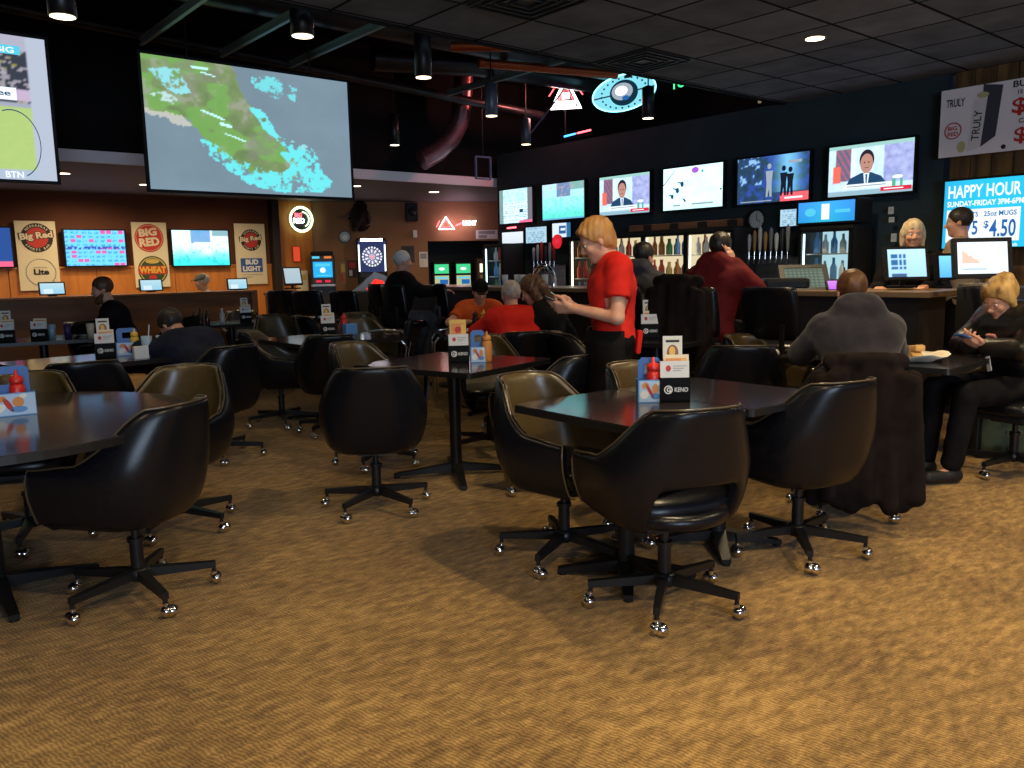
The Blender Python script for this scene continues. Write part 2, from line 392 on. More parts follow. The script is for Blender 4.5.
# ---------------------------------------------------------------- barrel swivel chair
def shell_geo(cut=False,nu=44,back_top=.84,arm_top=.625):
    loops=[]; tops=[]; us=np.linspace(-1,1,nu+1)
    def plan(u,z):
        a=np.interp(z,[.34,.42,.5,.60,.70,.84],[.235,.272,.297,.302,.272,.215]); yb=np.interp(z,[.34,.42,.55,.84],[.20,.245,.275,.335])
        au=abs(u); sg=1 if u>=0 else -1
        if au<=.6:
            ph=au/.6*math.pi/2; return sg*a*math.sin(ph)**.72, -yb*max(0,math.cos(ph))**.72
        t=(au-.6)/.4; return sg*(a-.012*t*t), .235*t
    def topz(u):
        au=abs(u)
        t=sstep(.36,.66,au); return back_top+(arm_top-back_top)*float(t)-.02*float(sstep(.66,1,au)) - .012*(au/.4)**2*(1-float(t))
    for u in us:
        tz=topz(u); au=abs(u); bz=.372+.015*au
        if cut:
            t=float(sstep(.17,.30,au)); bz=.545*(1-t)+bz*t
        e=1e-3
        def pn(z):
            x,y=plan(u,z); x1,y1=plan(min(1,u+e),z); x0,y0=plan(max(-1,u-e),z)
            tx,ty=x1-x0,y1-y0; l=math.hypot(tx,ty) or 1; return x,y,(ty/l),(-tx/l)     # outward normal
        th=.046; L=[]
        if bz<.45:
            x,y,nx,ny=pn(.345); L+= [(x*.62,y*.62,.352),(x*.9,y*.9,.346)]
        else:
            x,y,nx,ny=pn(bz); L+= [(x-nx*th,y-ny*th,bz+.01),(x-nx*th*.5,y-ny*th*.5,bz-.006)]
        for v in np.linspace(0,1,9)[:]:
            z=bz+(tz-.012-bz)*v; x,y,nx,ny=pn(z); L.append((x,y,z))
        x,y,nx,ny=pn(tz); L+= [(x-nx*.01,y-ny*.01,tz),(x-nx*th*.55,y-ny*th*.55,tz+.004),(x-nx*(th-.008),y-ny*(th-.008),tz-.006)]
        zi=min(max(bz,.40),tz-.1)
        for v in np.linspace(1,0,6):
            z=zi+(tz-.03-zi)*v; x,y,nx,ny=pn(z); L.append((x-nx*th,y-ny*th,z))
        loops.append(L); tops.append((x,y))
    K=len(loops[0]); mb=MB(); V=[p for L in loops for p in L]; F=[]
    for i in range(nu):
        for k in range(K):
            k2=(k+1)%K
            F.append((i*K+k,(i+1)*K+k,(i+1)*K+k2,i*K+k2))
    F.append(tuple(range(K-1,-1,-1))); F.append(tuple(nu*K+k for k in range(K)))
    mb.add(V,[tuple(reversed(f)) for f in F],0,True)
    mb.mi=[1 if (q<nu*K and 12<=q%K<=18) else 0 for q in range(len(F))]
    # welt path: outer edge of the top roll, then down the arm fronts
    path=[]
    L=loops[-1]; 
    for k in range(2,10): path.append(L[k])
    pth=[Vector(loops[0][k])+Vector((-.002,.006,0)) for k in range(2,10)]
    for L in loops: pth.append(Vector(L[11])+Vector((0,0,.004)))
    pth+=[Vector(loops[-1][k])+Vector((.002,.006,0)) for k in range(9,1,-1)]
    return mb,pth
def make_chair(label,cut=False,legs=5):
    root=empty('swivel_chair',(0,0,0),0,label,'chair')
    mb,pth=shell_geo(cut); sh=mb.build('padded_shell',[vinyl,vinyl_gleam],root,sub=1)
    MB().tube(pth,.0045,6).build('piping',piping_m,root)
    if cut:
        lo=MB(); pts=[]
        for u in np.linspace(-1,1,15):
            pts.append((.22*math.sin(u*1.25),-.245*math.cos(u*1.25)+.01,.405))
        lo.tube(pts,[.03]*15,10); lo.build('lower_back_roll',vinyl,root)
    st=MB(); n=36; V=[];F=[]
    def sup(t,a,b,p=.62):
        c,s=math.cos(t),math.sin(t); return a*math.copysign(abs(c)**p,c), b*math.copysign(abs(s)**p,s)
    rows=[(.80,.40),(.98,.405),(1.0,.435),(.985,.462),(.90,.482),(.6,.492),(.25,.496)]
    for k,z in rows:
        for i in range(n):
            x,y=sup(2*math.pi*i/n,.245*k,.245*k); V.append((x,y+.035,z))
    for j in range(len(rows)-1):
        for i in range(n): F.append((j*n+i,j*n+(i+1)%n,(j+1)*n+(i+1)%n,(j+1)*n+i))
    F.append(tuple(range(n-1,-1,-1))); F.append(tuple((len(rows)-1)*n+i for i in range(n)))
    st.add(V,F,0,True); st.build('seat',vinyl,root)
    MB().bbox((0,.03,.378),(.34,.36,.05),.02).build('seat_pan',black,root)
    c=MB(); c.box((0,0,.335),(.2,.2,.012)); c.cyl((0,0,.16),(0,0,.34),.017,n=14); c.cyl((0,0,.10),(0,0,.25),.027,n=16); c.cyl((0,0,.245),(0,0,.262),.034,n=16); c.build('swivel_column',blackmet,root)
    MB().lathe([(.03,.075),(.046,.085),(.048,.125),(.03,.135)]).build('hub',blackmet,root)
    for k in range(legs):
        a=2*math.pi*(k+.25)/legs; d=Vector((math.cos(a),math.sin(a),0)); p=Vector((-d.y,d.x,0))
        lg=MB(); vs=[]
        for r,hw_,z0,z1 in ((.03,.020,.088,.128),(.305,.0125,.080,.106)):
            for q,zq in ((-1,z0),(1,z0),(1,z1),(-1,z1)):
                vs.append(d*r+p*(hw_*q)+Vector((0,0,zq)))
        lg.add(vs,[(3,2,1,0),(4,5,6,7),(0,1,5,4),(1,2,6,5),(2,3,7,6),(3,0,4,7)]); lg.cyl(d*.297+Vector((0,0,.050)),d*.297+Vector((0,0,.108)),.009,n=10)
        lo=lg.build('leg',blackmet,root)
        cs=MB(); o=d*.305+p*.008; cs.ball(o+Vector((0,0,.0265))+p*.012,(.0265,.0265,.0265),14); cs.ball(o+Vector((0,0,.030))-p*.010,(.024,.024,.024),12); cs.cyl(o+Vector((0,0,.03))-p*.014,o+Vector((0,0,.03))+p*.014,.014,n=10); cs.cyl(d*.297+Vector((0,0,.045)),d*.297+Vector((0,0,.062)),.012,n=10)
        cs.build('caster',chrome,lo)
    return root
chair0=make_chair('x'); chair_cut=make_chair('black vinyl swivel chair with a gap below its back, nearest at the joined tables',True)
_used=[False]
def chair(x,y,fx,fy,label,group=None,rot=0):
    o=chair0 if not _used[0] else copy_tree(chair0); _used[0]=True
    o.location=(x,y,0); o.rotation_euler=(0,0,face_rz(fx,fy)); o['label']=label
    if group: o['group']=group
    return o
chair_cut.location=(2.47,2.02,0); chair_cut.rotation_euler=(0,0,face_rz(.34,.94))
CH=[
 (3.40,1.99,.22,.97,'black vinyl swivel chair right of the one with the gap, seen from its side'),
 (2.55,2.68,.10,-1,'black swivel chair at the left of the pushed-together tables, its inner back shining gold'),
 (3.20,2.60,.05,-1,'black swivel chair behind the condiment holder of the joined front tables, inner back gleaming gold'),
 (.91,3.55,-.62,.78,'black vinyl swivel chair in the left foreground with its back to the camera'),
 (1.36,4.42,-.72,-.69,'black swivel chair behind the round table with a violet sheen on its inner back'),
 (.72,4.72,-.35,-.94,'black swivel chair at the far side of the round table, near the ketchup'),
 (2.32,3.98,.5,.87,'black vinyl swivel chair standing alone in the middle aisle with its back to the camera'),
 (2.90,4.92,.35,-.94,'black swivel chair directly behind the lone middle aisle chair, showing its inner back'),
 (3.33,3.62,-.25,.97,'black swivel chair mostly hidden behind the chair at the left of the front tables'),
 (3.72,4.70,-.35,-.94,'black swivel chair with gold-gleaming inner back in front of the man in the red shirt'),
 (4.60,4.50,.85,-.5,'black swivel chair with pale blue sheen between the red shirted man and the waiter'),
 (4.55,3.12,.75,.66,'black swivel chair behind the front tables, its broad back to the camera and rim lit'),
 (4.95,3.13,.1,-1,'black swivel chair with gold-gleaming inner back left of the man in the hooded sweatshirt'),
 (5.66,1.84,-.95,.2,'black swivel chair under the woman looking at her phone'),
 (2.15,5.90,-.3,.95,'black swivel chair with bronze-lit rim behind the slumping man'),
 (3.04,6.80,.80,-.6,'black swivel chair left of the middle table, facing right with a blue gleam inside'),
 (3.20,6.13,.45,.9,'dark swivel chair with its back to the camera just left behind the middle aisle chair'),
 (1.20,5.60,.1,1,'black swivel chair at the near side of the table with blue water glasses'),
 (.55,6.6,.95,.3,'black swivel chair cut by the left edge of the picture beside the blue-lit table'),
 (4.05,9.0,-.1,-1,'black swivel chair with gold-lit rim left of the far table with the white card holder'),
 (4.25,10.5,-.2,-1,'black swivel chair farthest back, its broad rim lit gold near the half wall end'),
 (4.42,8.6,.9,-.2,'black swivel chair with slanted outline right of the chairs with gold-lit rims'),
 (4.30,7.45,-.1,-1,'black swivel chair behind the middle table, inner back arched and dim'),
 (4.92,8.45,.1,-1,'black swivel chair with gold-lit rim in front of the elderly man at the bar'),
 (2.62,8.80,-.75,.65,'black swivel chair under the bearded man at the far left table'),
 (4.38,5.12,.4,.9,'black swivel chair under the man in the red shirt'),
 (5.40,7.05,-.5,-.87,'black swivel chair under the man in the orange jersey'),
 (5.05,5.12,-.6,.8,'black swivel chair under the curly haired woman in black'),
 (4.20,2.16,.8,.6,'black swivel chair of the man in the hooded sweatshirt, draped with a coat'),
 (4.92,4.45,-.1,-1,'black swivel chair with gold-lit inner rim just right of the waiter'),
 (2.3,9.72,.8,-.6,'black swivel chair at the far left table across from the bearded man'),
]
for c in CH: chair(*c[:5])
# chairs with open chromed tube arms in the middle distance
def make_armchair(label):
    r=empty('metal_arm_chair',(0,0,0),0,label,'chair')
    MB().bbox((0,.02,.45),(.46,.46,.07),.03).build('seat',vinyl,r)
    b=MB(); rot=Matrix.Rotation(math.radians(12),3,'X'); b.bbox((0,-.25,.70),(.44,.055,.32),.025,rot=rot); b.build('backrest',vinyl,r)
    for s in (-1,1):
        pts=[(s*.25,-.20,.02),(s*.25,-.22,.40),(s*.25,-.26,.60),(s*.26,-.18,.72),(s*.27,0,.74),(s*.27,.16,.72),(s*.27,.235,.64),(s*.26,.24,.50),(s*.25,.24,.02)]
        MB().tube(pts,.014,8).build('arm_frame',chrome,r)
    fr=MB(); fr.tube([(-.25,.24,.40),(.25,.24,.40)],.011,8); fr.tube([(-.25,-.22,.40),(.25,-.22,.40)],.011,8); fr.build('stretcher',chrome,r)
    return r
a0=make_armchair('chair with open silver tube arms, the one farther from the orange jersey'); a0.location=(4.20,6.98,0); a0.rotation_euler=(0,0,face_rz(-.8,.6))
a1=copy_tree(a0); a1.location=(4.82,6.58,0); a1.rotation_euler=(0,0,face_rz(-.8,.5)); a1['label']='chair with open silver tube arms just left of the man in the orange jersey'

# bar stools: high swivel stools with upholstered backs
def make_stool(label):
    r=empty('bar_stool',(0,0,0),0,label,'bar stool','high-backed stools along the bar')
    b=MB(); vs=[];fs=[]; n=14; H=(.80,.9,1.0,1.1,1.16,1.175)
    for side,off in ((0,0),(1,.05)):
        for z in H:
            for i in range(n+1):
                t=-1+2*i/n; a=(.245 if z<1.1 else .235 if z<1.17 else .2)
                x=a*t; y=-.24-.12*(z-.8)+.07*t*t + off
                vs.append((x,y,z))
    m=len(H); W=n+1
    for side in (0,1):
        for j in range(m-1):
            for i in range(n):
                q=[side*m*W+j*W+i,side*m*W+j*W+i+1,side*m*W+(j+1)*W+i+1,side*m*W+(j+1)*W+i]
                fs.append(tuple(q if side==0 else q[::-1]))
    for j in range(m-1):
        fs.append((j*W,(j+1)*W,m*W+(j+1)*W,m*W+j*W)); fs.append((m*W+j*W+n,m*W+(j+1)*W+n,(j+1)*W+n,j*W+n))
    for i in range(n):
        fs.append(((m-1)*W+i,(m-1)*W+i+1,m*W+(m-1)*W+i+1,m*W+(m-1)*W+i)); fs.append((m*W+i,m*W+i+1,i+1,i))
    b.add(vs,fs,0,True); b.build('backrest',vinyl,r,sub=1)
    s=MB(); s.lathe([(.18,.68),(.225,.69),(.235,.73),(.215,.765),(.12,.775),(.0,.777)],n=28); s.build('seat',vinyl,r)
    MB().cyl((0,0,.06),(0,0,.69),.028,n=14).build('column',blackmet,r)
    MB().tube([(.21*math.cos(t),.21*math.sin(t),.28) for t in np.linspace(0,2*math.pi,24,endpoint=False)],.011,8,close=True).tube([(-.21,0,.28),(.21,0,.28)],.009,6).build('foot_ring',blackmet,r)
    MB().lathe([(.26,0),(.26,.015),(.1,.035),(.04,.07)],n=28).build('base',blackmet,r)
    for k in (-1,1): MB().box((k*.17,-.25,.82),(.03,.02,.2)).build('back_bracket',blackmet,r)
    return r
st0=make_stool('high bar stool of the person in maroon, a dark coat over its back')
st0.location=(5.22,3.93,0); st0.rotation_euler=(0,0,face_rz(1,.15))
ST=[(5.30,3.25,.95,-.1,'black high-backed bar stool empty at the bar, right of the maroon jacket'),
 (5.32,4.74,1,.1,'bar stool under the man in the dark grey jacket at the bar'),
 (5.20,8.05,1,0,'bar stool under the elderly white-haired man in black'),
 (5.62,7.62,.9,-.45,'empty slanted bar stool right behind the orange jersey man'),
 (5.45,8.75,.95,.3,'empty bar stool just right of the elderly man in black'),
 (5.45,9.75,.95,.3,'empty bar stool in front of the red pinball machine, right one'),
 (5.25,10.45,.85,.5,'empty bar stool in front of the red pinball machine, middle one'),
 (5.2,11.15,.85,.5,'empty bar stool in front of the red pinball machine, left one')]
for x,y,fx,fy,l in ST:
    o=copy_tree(st0); o.location=(x,y,0); o.scale=(1,1,.92 if y>9 else 1); o.rotation_euler=(0,0,face_rz(fx,fy)); o['label']=l

# ---------------------------------------------------------------- tables
def rrect(w,d,r=.03,n=4):
    pts=[]
    for cx,cy,a in ((w/2-r,d/2-r,0),(-w/2+r,d/2-r,90),(-w/2+r,-d/2+r,180),(w/2-r,-d/2+r,270)):
        for i in range(n+1):
            t=math.radians(a+90*i/n); pts.append((cx+r*math.cos(t),cy+r*math.sin(t)))
    return pts
def table(x,y,w,d,rz,label,h=.75,round_=0):
    r=empty('round_table' if round_ else 'pedestal_table',(x,y,0),rz,label,'table')
    t=MB(); pts=[(round_*math.cos(a),round_*math.sin(a)) for a in np.linspace(0,2*math.pi,64,endpoint=False)] if round_ else rrect(w,d)
    ins=[(px*(1-.004/max(.01,math.hypot(px,py))),py*(1-.004/max(.01,math.hypot(px,py)))) for px,py in pts]
    t.prism(pts,h-.034,h-.004,1); t.prism(ins,h-.004,h,0); t.build('tabletop',[tabletop_m,table_edge],r)
    c=MB().cyl((0,0,.06),(0,0,h-.04),.038,n=18); c.box((0,0,h-.045),(.35,.35,.012)); c.build('column',blackmet,r)
    R=.40 if round_ else min(w,d)*.42+.04
    for k in range(4):
        a=math.pi/2*k+math.pi/4*(1 if not round_ else 0); dd=Vector((math.cos(a),math.sin(a),0)); p=Vector((-dd.y,dd.x,0)); vs=[]
        for rr,hw_,z0,z1 in ((.0,.035,.03,.085),(R,.02,.012,.03)):
            for q,zq in ((-1,z0),(1,z0),(1,z1),(-1,z1)): vs.append(dd*rr+p*(hw_*q)+Vector((0,0,zq)))
        f=MB().add(vs,[(3,2,1,0),(4,5,6,7),(0,1,5,4),(1,2,6,5),(2,3,7,6),(3,0,4,7)]); f.cyl(dd*(R-.02),dd*(R-.02)+Vector((0,0,.014)),.02,n=10)
        f.build('foot',blackmet,r)
    return r
table(2.585,2.325,.62,.79,math.radians(-1.5),'dark rectangular table carrying the condiment holder, left of the two pushed together')
table(3.205,2.295,.615,.79,math.radians(-1.5),'dark rectangular table with bluish shine, right of the two pushed together')
table(3.10,4.28,.88,.95,math.radians(15),'dark square table with yellow card and blue holder behind the middle aisle chair')
table(.46,4.02,0,0,0,'large dark round table in the left foreground',round_=.84)
table(1.42,6.42,.95,.80,math.radians(8),'dark table with water glasses behind the round table')
table(3.50,6.70,1.05,.95,0,'dark table in the middle distance with a white card in its holder')
table(4.78,6.02,.95,.72,math.radians(-30),'table with plates between the orange and red shirted men')
table(4.72,3.95,.62,.72,math.radians(10),'small dark table just right of the waiter, partly hidden by him',h=.80)
table(5.02,2.42,.76,1.08,math.radians(4),'dark table with sandwiches between hooded man and woman with phone')
table(1.62,8.95,1.1,.8,math.radians(-10),'cluttered table at the far left where the bearded man sits')
table(3.78,9.75,1.1,.75,0,'dark table with sauce bottles in front of the half wall')
table(5.55,9.35,.8,.8,0,'far small table with a white card, below the dartboard machine',h=.75)

# ---------------------------------------------------------------- ceiling fixtures
lens=emis('lamp_lens',(1,.80,.48),9)
lens_dim=emis('lamp_lens_far',(1,.85,.55),4)
def recessed(x,y,z,r,label,m=lens):
    e=empty('recessed_light',(x,y,z),0,label,'ceiling light')
    MB().lathe([(r*.95,-.001),(r*1.25,-.006),(r*1.3,0)],n=28).build('trim_ring',mat('lamp_trim',(.25,.18,.12),.4),e)
    MB().lathe([(0,-.004),(r,-.004)],n=24).build('lens',m,e)
recessed(6.1,3.55,3.05,.07,'glowing recessed light in the tile ceiling at upper right')
for i,(x,y,k) in enumerate(CANS[1:]):
    recessed(x,y,3.05,.07,['x','recessed ceiling light overhead'][1]); bpy.data.objects[-1]
for o in bpy.data.objects:
    if o.name.startswith('recessed_light') and 'overhead' in o.get('label',''): o['group']='recessed ceiling lights overhead, out of view'
recessed(2.50,11.55,2.6,.07,'small soffit light between the two projection screens, left',lens)
recessed(3.72,12.45,2.6,.07,'small soffit light at the lower left corner of the aerial picture screen',lens)
recessed(6.40,11.2,2.6,.07,'small soffit light just right of the aerial picture screen',lens)
recessed(8.0,11.45,2.6,.08,'soffit light with violet glow above the white-haired man',lens)
for x,y in ((2.5,11.55),(3.72,12.45),(6.4,11.2),(8.0,11.45),(5.2,12.9),(3.2,13.2),(1.0,12.6)):  # positions without a fixture are fill lamps added to brighten the back wall
    light('SPOT','soffit_and_fill_lamp',(x,y,2.57),60,WARM,.05,(x,y+.4,0),160,.8)
def pendant(x,y,z,L,r,label,power=10,top=4.2,body=None,tilt=0):
    e=empty('cylinder_pendant',(x,y,z),0,label,'pendant light')
    b=MB().lathe([(r*.9,0),(r,.004),(r,L),(r*.4,L+.02)],n=24); b.build('cylinder_shade',body or blackmet,e)
    MB().lathe([(0,-.003),(r*.9,-.003)],n=24).build('lens',lens_dim,e)
    MB().cyl((0,0,L),(0,0,top-z),.008,n=8).build('stem',blackmet,e)
    if power: light('SPOT','pendant_lamp',(x,y,z-.02),power,WARM,.05,(x,y,0),100,.7)
greyc=mat('grey_cylinder',(.10,.11,.14),.4,.4)
pendant(1.40,6.10,3.0,.22,.085,'black cylinder light at the top left above the court screen',25)
pendant(2.90,5.75,3.04,.2,.085,'cylinder light near the top edge beside the ceiling vent',25,body=blackmet)
pendant(4.30,6.26,3.02,.42,.075,'black cylinder light hanging right of the aerial picture screen',20)
pendant(5.97,7.38,3.02,.34,.07,'grey-lit cylinder light over the middle of the bar room',20,body=greyc)
pendant(6.16,9.7,3.0,.4,.07,'dim black cylinder light far back in the dark ceiling',0)
pendant(7.72,8.8,3.02,.34,.07,'grey cylinder light above the left end of the bar wall',15,body=greyc)
pendant(7.57,6.48,3.02,.34,.07,'black cylinder light hanging under the oval neon sign',15)
# vents
def vent(x,y,label,s=.60):
    e=empty('ceiling_vent',(x,y,3.05),0,label,'vent')
    MB().box((0,0,-.004),(s,s,.008)).build('frame',mat('vent_grey',(.05,.05,.055),.5,.3),e)
    for k in range(4):
        q=s*.46-k*.065; mb=MB()
        for (cx,cy,dx,dy) in ((0,q,2*q,.012),(0,-q,2*q,.012),(q,0,.012,2*q),(-q,0,.012,2*q)): mb.box((cx,cy,-.014),(dx,dy,.014))
        mb.build('louver',mat('vent_dark',(.015,.015,.017),.5,.3),e)
vent(5.85-.305,3.275+.611*2.5,'square ceiling vent above the bar televisions')
vent(5.85-.611*3.5,3.275+.611*1.5,'square ceiling vent at the top middle of the picture')
# open ceiling: beams, ducts, pipes
dk=noise_mat('galvanised_duct',(.035,.033,.038),(.06,.055,.06),scale=4,rough=.35,metal=.7)
railm=mat('steel_rail',(.22,.30,.31),.5,.3)
for (a,b,l) in (((2.75,6.6,3.62),(2.75,8.95,3.62),'steel ceiling strut above the left corner of the aerial picture screen'),
                ((3.56,6.6,3.62),(3.56,8.95,3.62),'steel ceiling strut above the middle of the aerial picture screen'),
                ((4.35,6.6,3.62),(4.35,8.95,3.62),'steel ceiling strut above the right part of the aerial picture screen'),
                ((6.7,6.2,3.62),(6.7,9.2,3.62),'blue-lit steel ceiling strut left of the triangular neon sign')):
    m_=MB()
    for dz in (0,.06): m_.box(((a[0]+b[0])/2,(a[1]+b[1])/2,a[2]+dz),(.04,b[1]-a[1],.018))
    m_.box(((a[0]+b[0])/2,(a[1]+b[1])/2,a[2]+.03),(.012,b[1]-a[1],.06))
    tag(m_.build('ceiling_strut',railm),l,'ceiling strut')
def pipe(pts,r,label,m=dk,name='air_duct',n=20): return tag(MB().tube(pts,r,n).build(name,m),label,'duct' if 'duct' in name else 'pipe')
cop=mat('copper_pipe',(.45,.10,.03),.35,.6)
pipe([(2.0,7.9,3.95),(9.9,7.9,3.95)],.16,'wide round duct crossing the dark ceiling')
pipe([(5.2,8.6,3.75),(6.4,8.3,3.8),(8.6,8.3,3.85)],.13,'violet-lit flexible duct beneath the crossing duct')
arc=[(7.55+.55*math.sin(t)*.9,9.9,3.1+.72*math.sin(t*1.0)) for t in (0,.3,.6,.9,1.2,1.5)]
pipe([(6.75,9.95,2.86),(7.0,9.9,3.0),(7.2,9.85,3.18),(7.33,9.8,3.42),(7.36,9.75,3.7),(7.36,9.7,4.2)],.14,'curved duct bending down beside the soffit end',noise_mat('flex_duct_red_glow',(.28,.14,.15),(.42,.20,.22),scale=6,rough=.3,metal=.8))  # reddish metal tint stands in for the red glow on the curved duct
pipe([(5.3,7.2,3.62),(5.9,6.75,3.62)],.05,'short orange pipe beside the hanging cylinder light',cop,'orange_pipe',14)
pipe([(5.9,7.5,3.6),(7.6,7.0,3.6)],.05,'long reddish pipe behind the orange one',cop,'ceiling_pipe',14)
pipe([(1.0,9.3,3.9),(8.5,9.3,3.55)],.06,'long thin pipe running low across the back of the dark ceiling',dk,'conduit',12)
pipe([(7.9,8.9,3.2),(8.0,8.6,3.5),(8.3,8.5,3.9),(8.3,8.5,4.2)],.012,'curved blue-lit cable beside the triangular neon',mat('cable',(.1,.12,.2),.4),'ceiling_cable',8)
for y,jl in ((6.0,'nearest of three'),(7.0,'middle of three'),(9.0,'farthest of three')):
    tag(MB().box((5,y,4.1),(11,.12,.2)).build('roof_joist',duct_black),'black roof joist across the dark ceiling, '+jl,'joist','black roof joists')
light('POINT','red_sign_glow',(8.2,8.7,3.75),40,(1,.25,.2),.1)
# ---------------------------------------------------------------- screens
scr=attr_mat('screen_image',1.0); scr_b=attr_mat('bright_screen_image',1.5); poster_m=attr_mat('printed_picture',1,False,.6)
E_white=emis('screen_white',(.85,.95,1),1.1,False); E_black=emis('screen_black',(.01,.015,.03),1,False); E_red=emis('screen_red',(.75,.03,.06),1,False)
E_blue=emis('screen_blue',(.02,.13,.42),1,False); E_cyan=emis('screen_cyan',(.10,.62,.85),1,False); E_green=emis('screen_green',(.1,.5,.3),1,False)
E_suit=emis('screen_suit',(.02,.07,.16),1,False); E_skin=emis('screen_skin',(.55,.28,.22),1,False); E_hair=emis('screen_hair',(.03,.02,.03),1,False); E_grey=emis('screen_grey',(.35,.42,.50),1,False); E_orange=emis('screen_orange',(.75,.2,.05),1,False)
E_purple=emis('screen_purple',(.45,.12,.75),1,False)
BW=dict(u=(0,-1,0),v=(0,0,1),n=(-1,0,0))
def tv(name,label,cat,O,u,v,n,w,h,bez=.022,depth=.05,fn=None,nx=64,ny=36,m=None,art=None,group=None):
    """O: lower left corner of the picture"""
    r=empty(name,tuple(O),0,label,cat,group); O=Vector(O)
    u=Vector(u).normalized(); v=Vector(v).normalized(); n=Vector(n).normalized()
    Pn=Panel((0,0,0),u,v,n)
    R=Matrix((u,v,n)).transposed()
    b=MB(); b.bbox(u*(w/2)+v*(h/2)-n*(depth/2),(w+2*bez,h+2*bez,depth),.006,rot=R)
    b.build('housing',blackpl,r)
    fb=MB()
    for (cx,cy,dx,dy) in ((w/2,-bez/2,w+2*bez,bez),(w/2,h+bez/2,w+2*bez,bez),(-bez/2,h/2,bez,h),(w+bez/2,h/2,bez,h)): fb.box(u*cx+v*cy+n*.003,(dx,dy,.008),rot=R)
    fb.build('bezel',blackpl,r)
    s=raster('screen',Pn,0,0,w,h,nx,ny,fn,m or scr,r,.001)
    if art:
        a=Panel((0,0,0),u,v,n); art(a,w,h); a.build('picture_details',s)
    return r
# projected aerial golf picture
def inpoly(X,Y,P):
    r=np.zeros(X.shape,bool); n=len(P)
    for a in range(n):
        x0,y0=P[a]; x1,y1=P[(a+1)%n]
        c=((y0>Y)!=(y1>Y)); xx=(x1-x0)*(Y-y0)/((y1-y0) or 1e-9)+x0; r^=c&(X<xx)
    return r
def golf(U,V):
    n=vnoise(U,V,5,4,3,5); n2=vnoise(U,V,46,32,5,3); n3=vnoise(U,V,14,9,9,4); n4=vnoise(U,V,16,10,31,4)
    D=1-V; x=U+.05*(n3-.5)+.03*(n2-.5); y=D+.07*(n4-.5)+.03*(n2-.5)
    c=[.115+.03*n,.165+.04*n,.205+.05*n]
    land=inpoly(x,y,[(-.1,-.1),(.40,-.1),(.42,.10),(.47,.26),(.53,.36),(.60,.50),(.66,.66),(.73,.78),(.66,.86),(.48,.84),(.36,.76),(.27,.64),(.20,.50),(.17,.43),(-.1,.42)])*1.0
    c=lay(c,land,[.07+.13*n3,.15+.13*n3-.04*n2,.05+.07*n3])
    c=lay(c,land*sstep(.50,.60,vnoise(U,V,8,9,21,2))*.7,[.13,.30,.07])
    c=lay(c,land*sstep(.56,.66,n3)*.55,[.25,.25,.23]); c=lay(c,land*sstep(.60,.72,vnoise(U,V,9,8,77,3))*.6,[.16,.17,.13])
    sh=inpoly(x+.02,y-.0,[(-.1,.40),(.17,.42),(.22,.50),(.17,.52),(.1,.46),(-.1,.45)])*1.0; c=lay(c,sh*.6,[.5,.48,.40])
    def foam(P,th,k=1.0):
        m=inpoly(U+.05*(n3-.5)+.02*(n2-.5),D+.06*(n4-.5),P)*sstep(th,th+.10,n2*.6+n3*.4); return m*k
    F1=[(.23,.58),(.30,.62),(.38,.72),(.50,.78),(.62,.82),(.68,.76),(.62,.66),(.60,.52),(.68,.54),(.80,.60),(.84,.78),(.90,.86),(.86,.95),(.72,.98),(.60,.97),(.46,.93),(.36,.82),(.26,.72)]
    c=lay(c,foam(F1,.40),[.11,.55,.58]); c=lay(c,foam([(.48,.30),(.54,.32),(.60,.44),(.62,.54),(.57,.52),(.52,.42)],.40),[.12,.55,.58])
    c=lay(c,foam([(.50,.06),(.62,.04),(.72,.10),(.72,.22),(.62,.22),(.52,.14)],.47),[.13,.48,.52]); c=lay(c,foam([(.64,.52),(.74,.56),(.80,.60),(.74,.62)],.4),[.2,.5,.52])
    c=lay(c,foam([(.03,.10),(.16,.05),(.19,.16),(.22,.24),(.15,.27),(.08,.20)],.47),[.2,.5,.54]); c=lay(c,foam([(.03,.28),(.10,.26),(.16,.31),(.14,.36),(.05,.32)],.42),[.35,.5,.5])
    for (cx,cy,a,b,sl) in ((.30,.40,.055,.010,.55),(.36,.47,.03,.012,.3),(.26,.05,.05,.008,0),(.29,.09,.04,.006,.3),(.40,.56,.05,.006,.5)):
        q=((U-cx)/a)**2+(((D-cy)-sl*(U-cx))/b)**2; c=lay(c,(q+1.5*(n2-.5)<1)*.9,[.42,.75,.75])
    return c
def bigframe(label,O,w,h,fn,nx,ny,art=None,name='projection_screen'):
    return tv(name,label,'projection screen',O,(1,0,0),(0,0,1),(0,-1,0),w,h,.028,.04,fn,nx,ny,scr_b,art)
sg=bigframe('large framed projection screen showing an aerial picture of a green coast',(2.56,8.4,2.155),2.18,1.25,golf,190,110)
def court(U,V):
    n=vnoise(U,V,70,50,2,2); crowd=(V>.52)
    c=[.28+.04*n,.40+.03*n,.14]
    c=lay(c,1.0*crowd,[.03+.30*n*(n>.58),.035+.27*n*(n>.58),.05+.30*n*(n>.60)])
    c=lay(c,(V>.90)*1.0,[.30,.30,.38]); c=lay(c,((V>.50)&(V<.545))*1.0,[.25,.27,.33])
    c=lay(c,((V>.55)&(V<.64))*1.0,[.38,.30,.42]); c=lay(c,(V<.07)*1.0,[.30,.36,.46]); c=lay(c,(U>.93)*1.0,[.32,.36,.44])
    return [np.where((U>.05),x,x) for x in c]
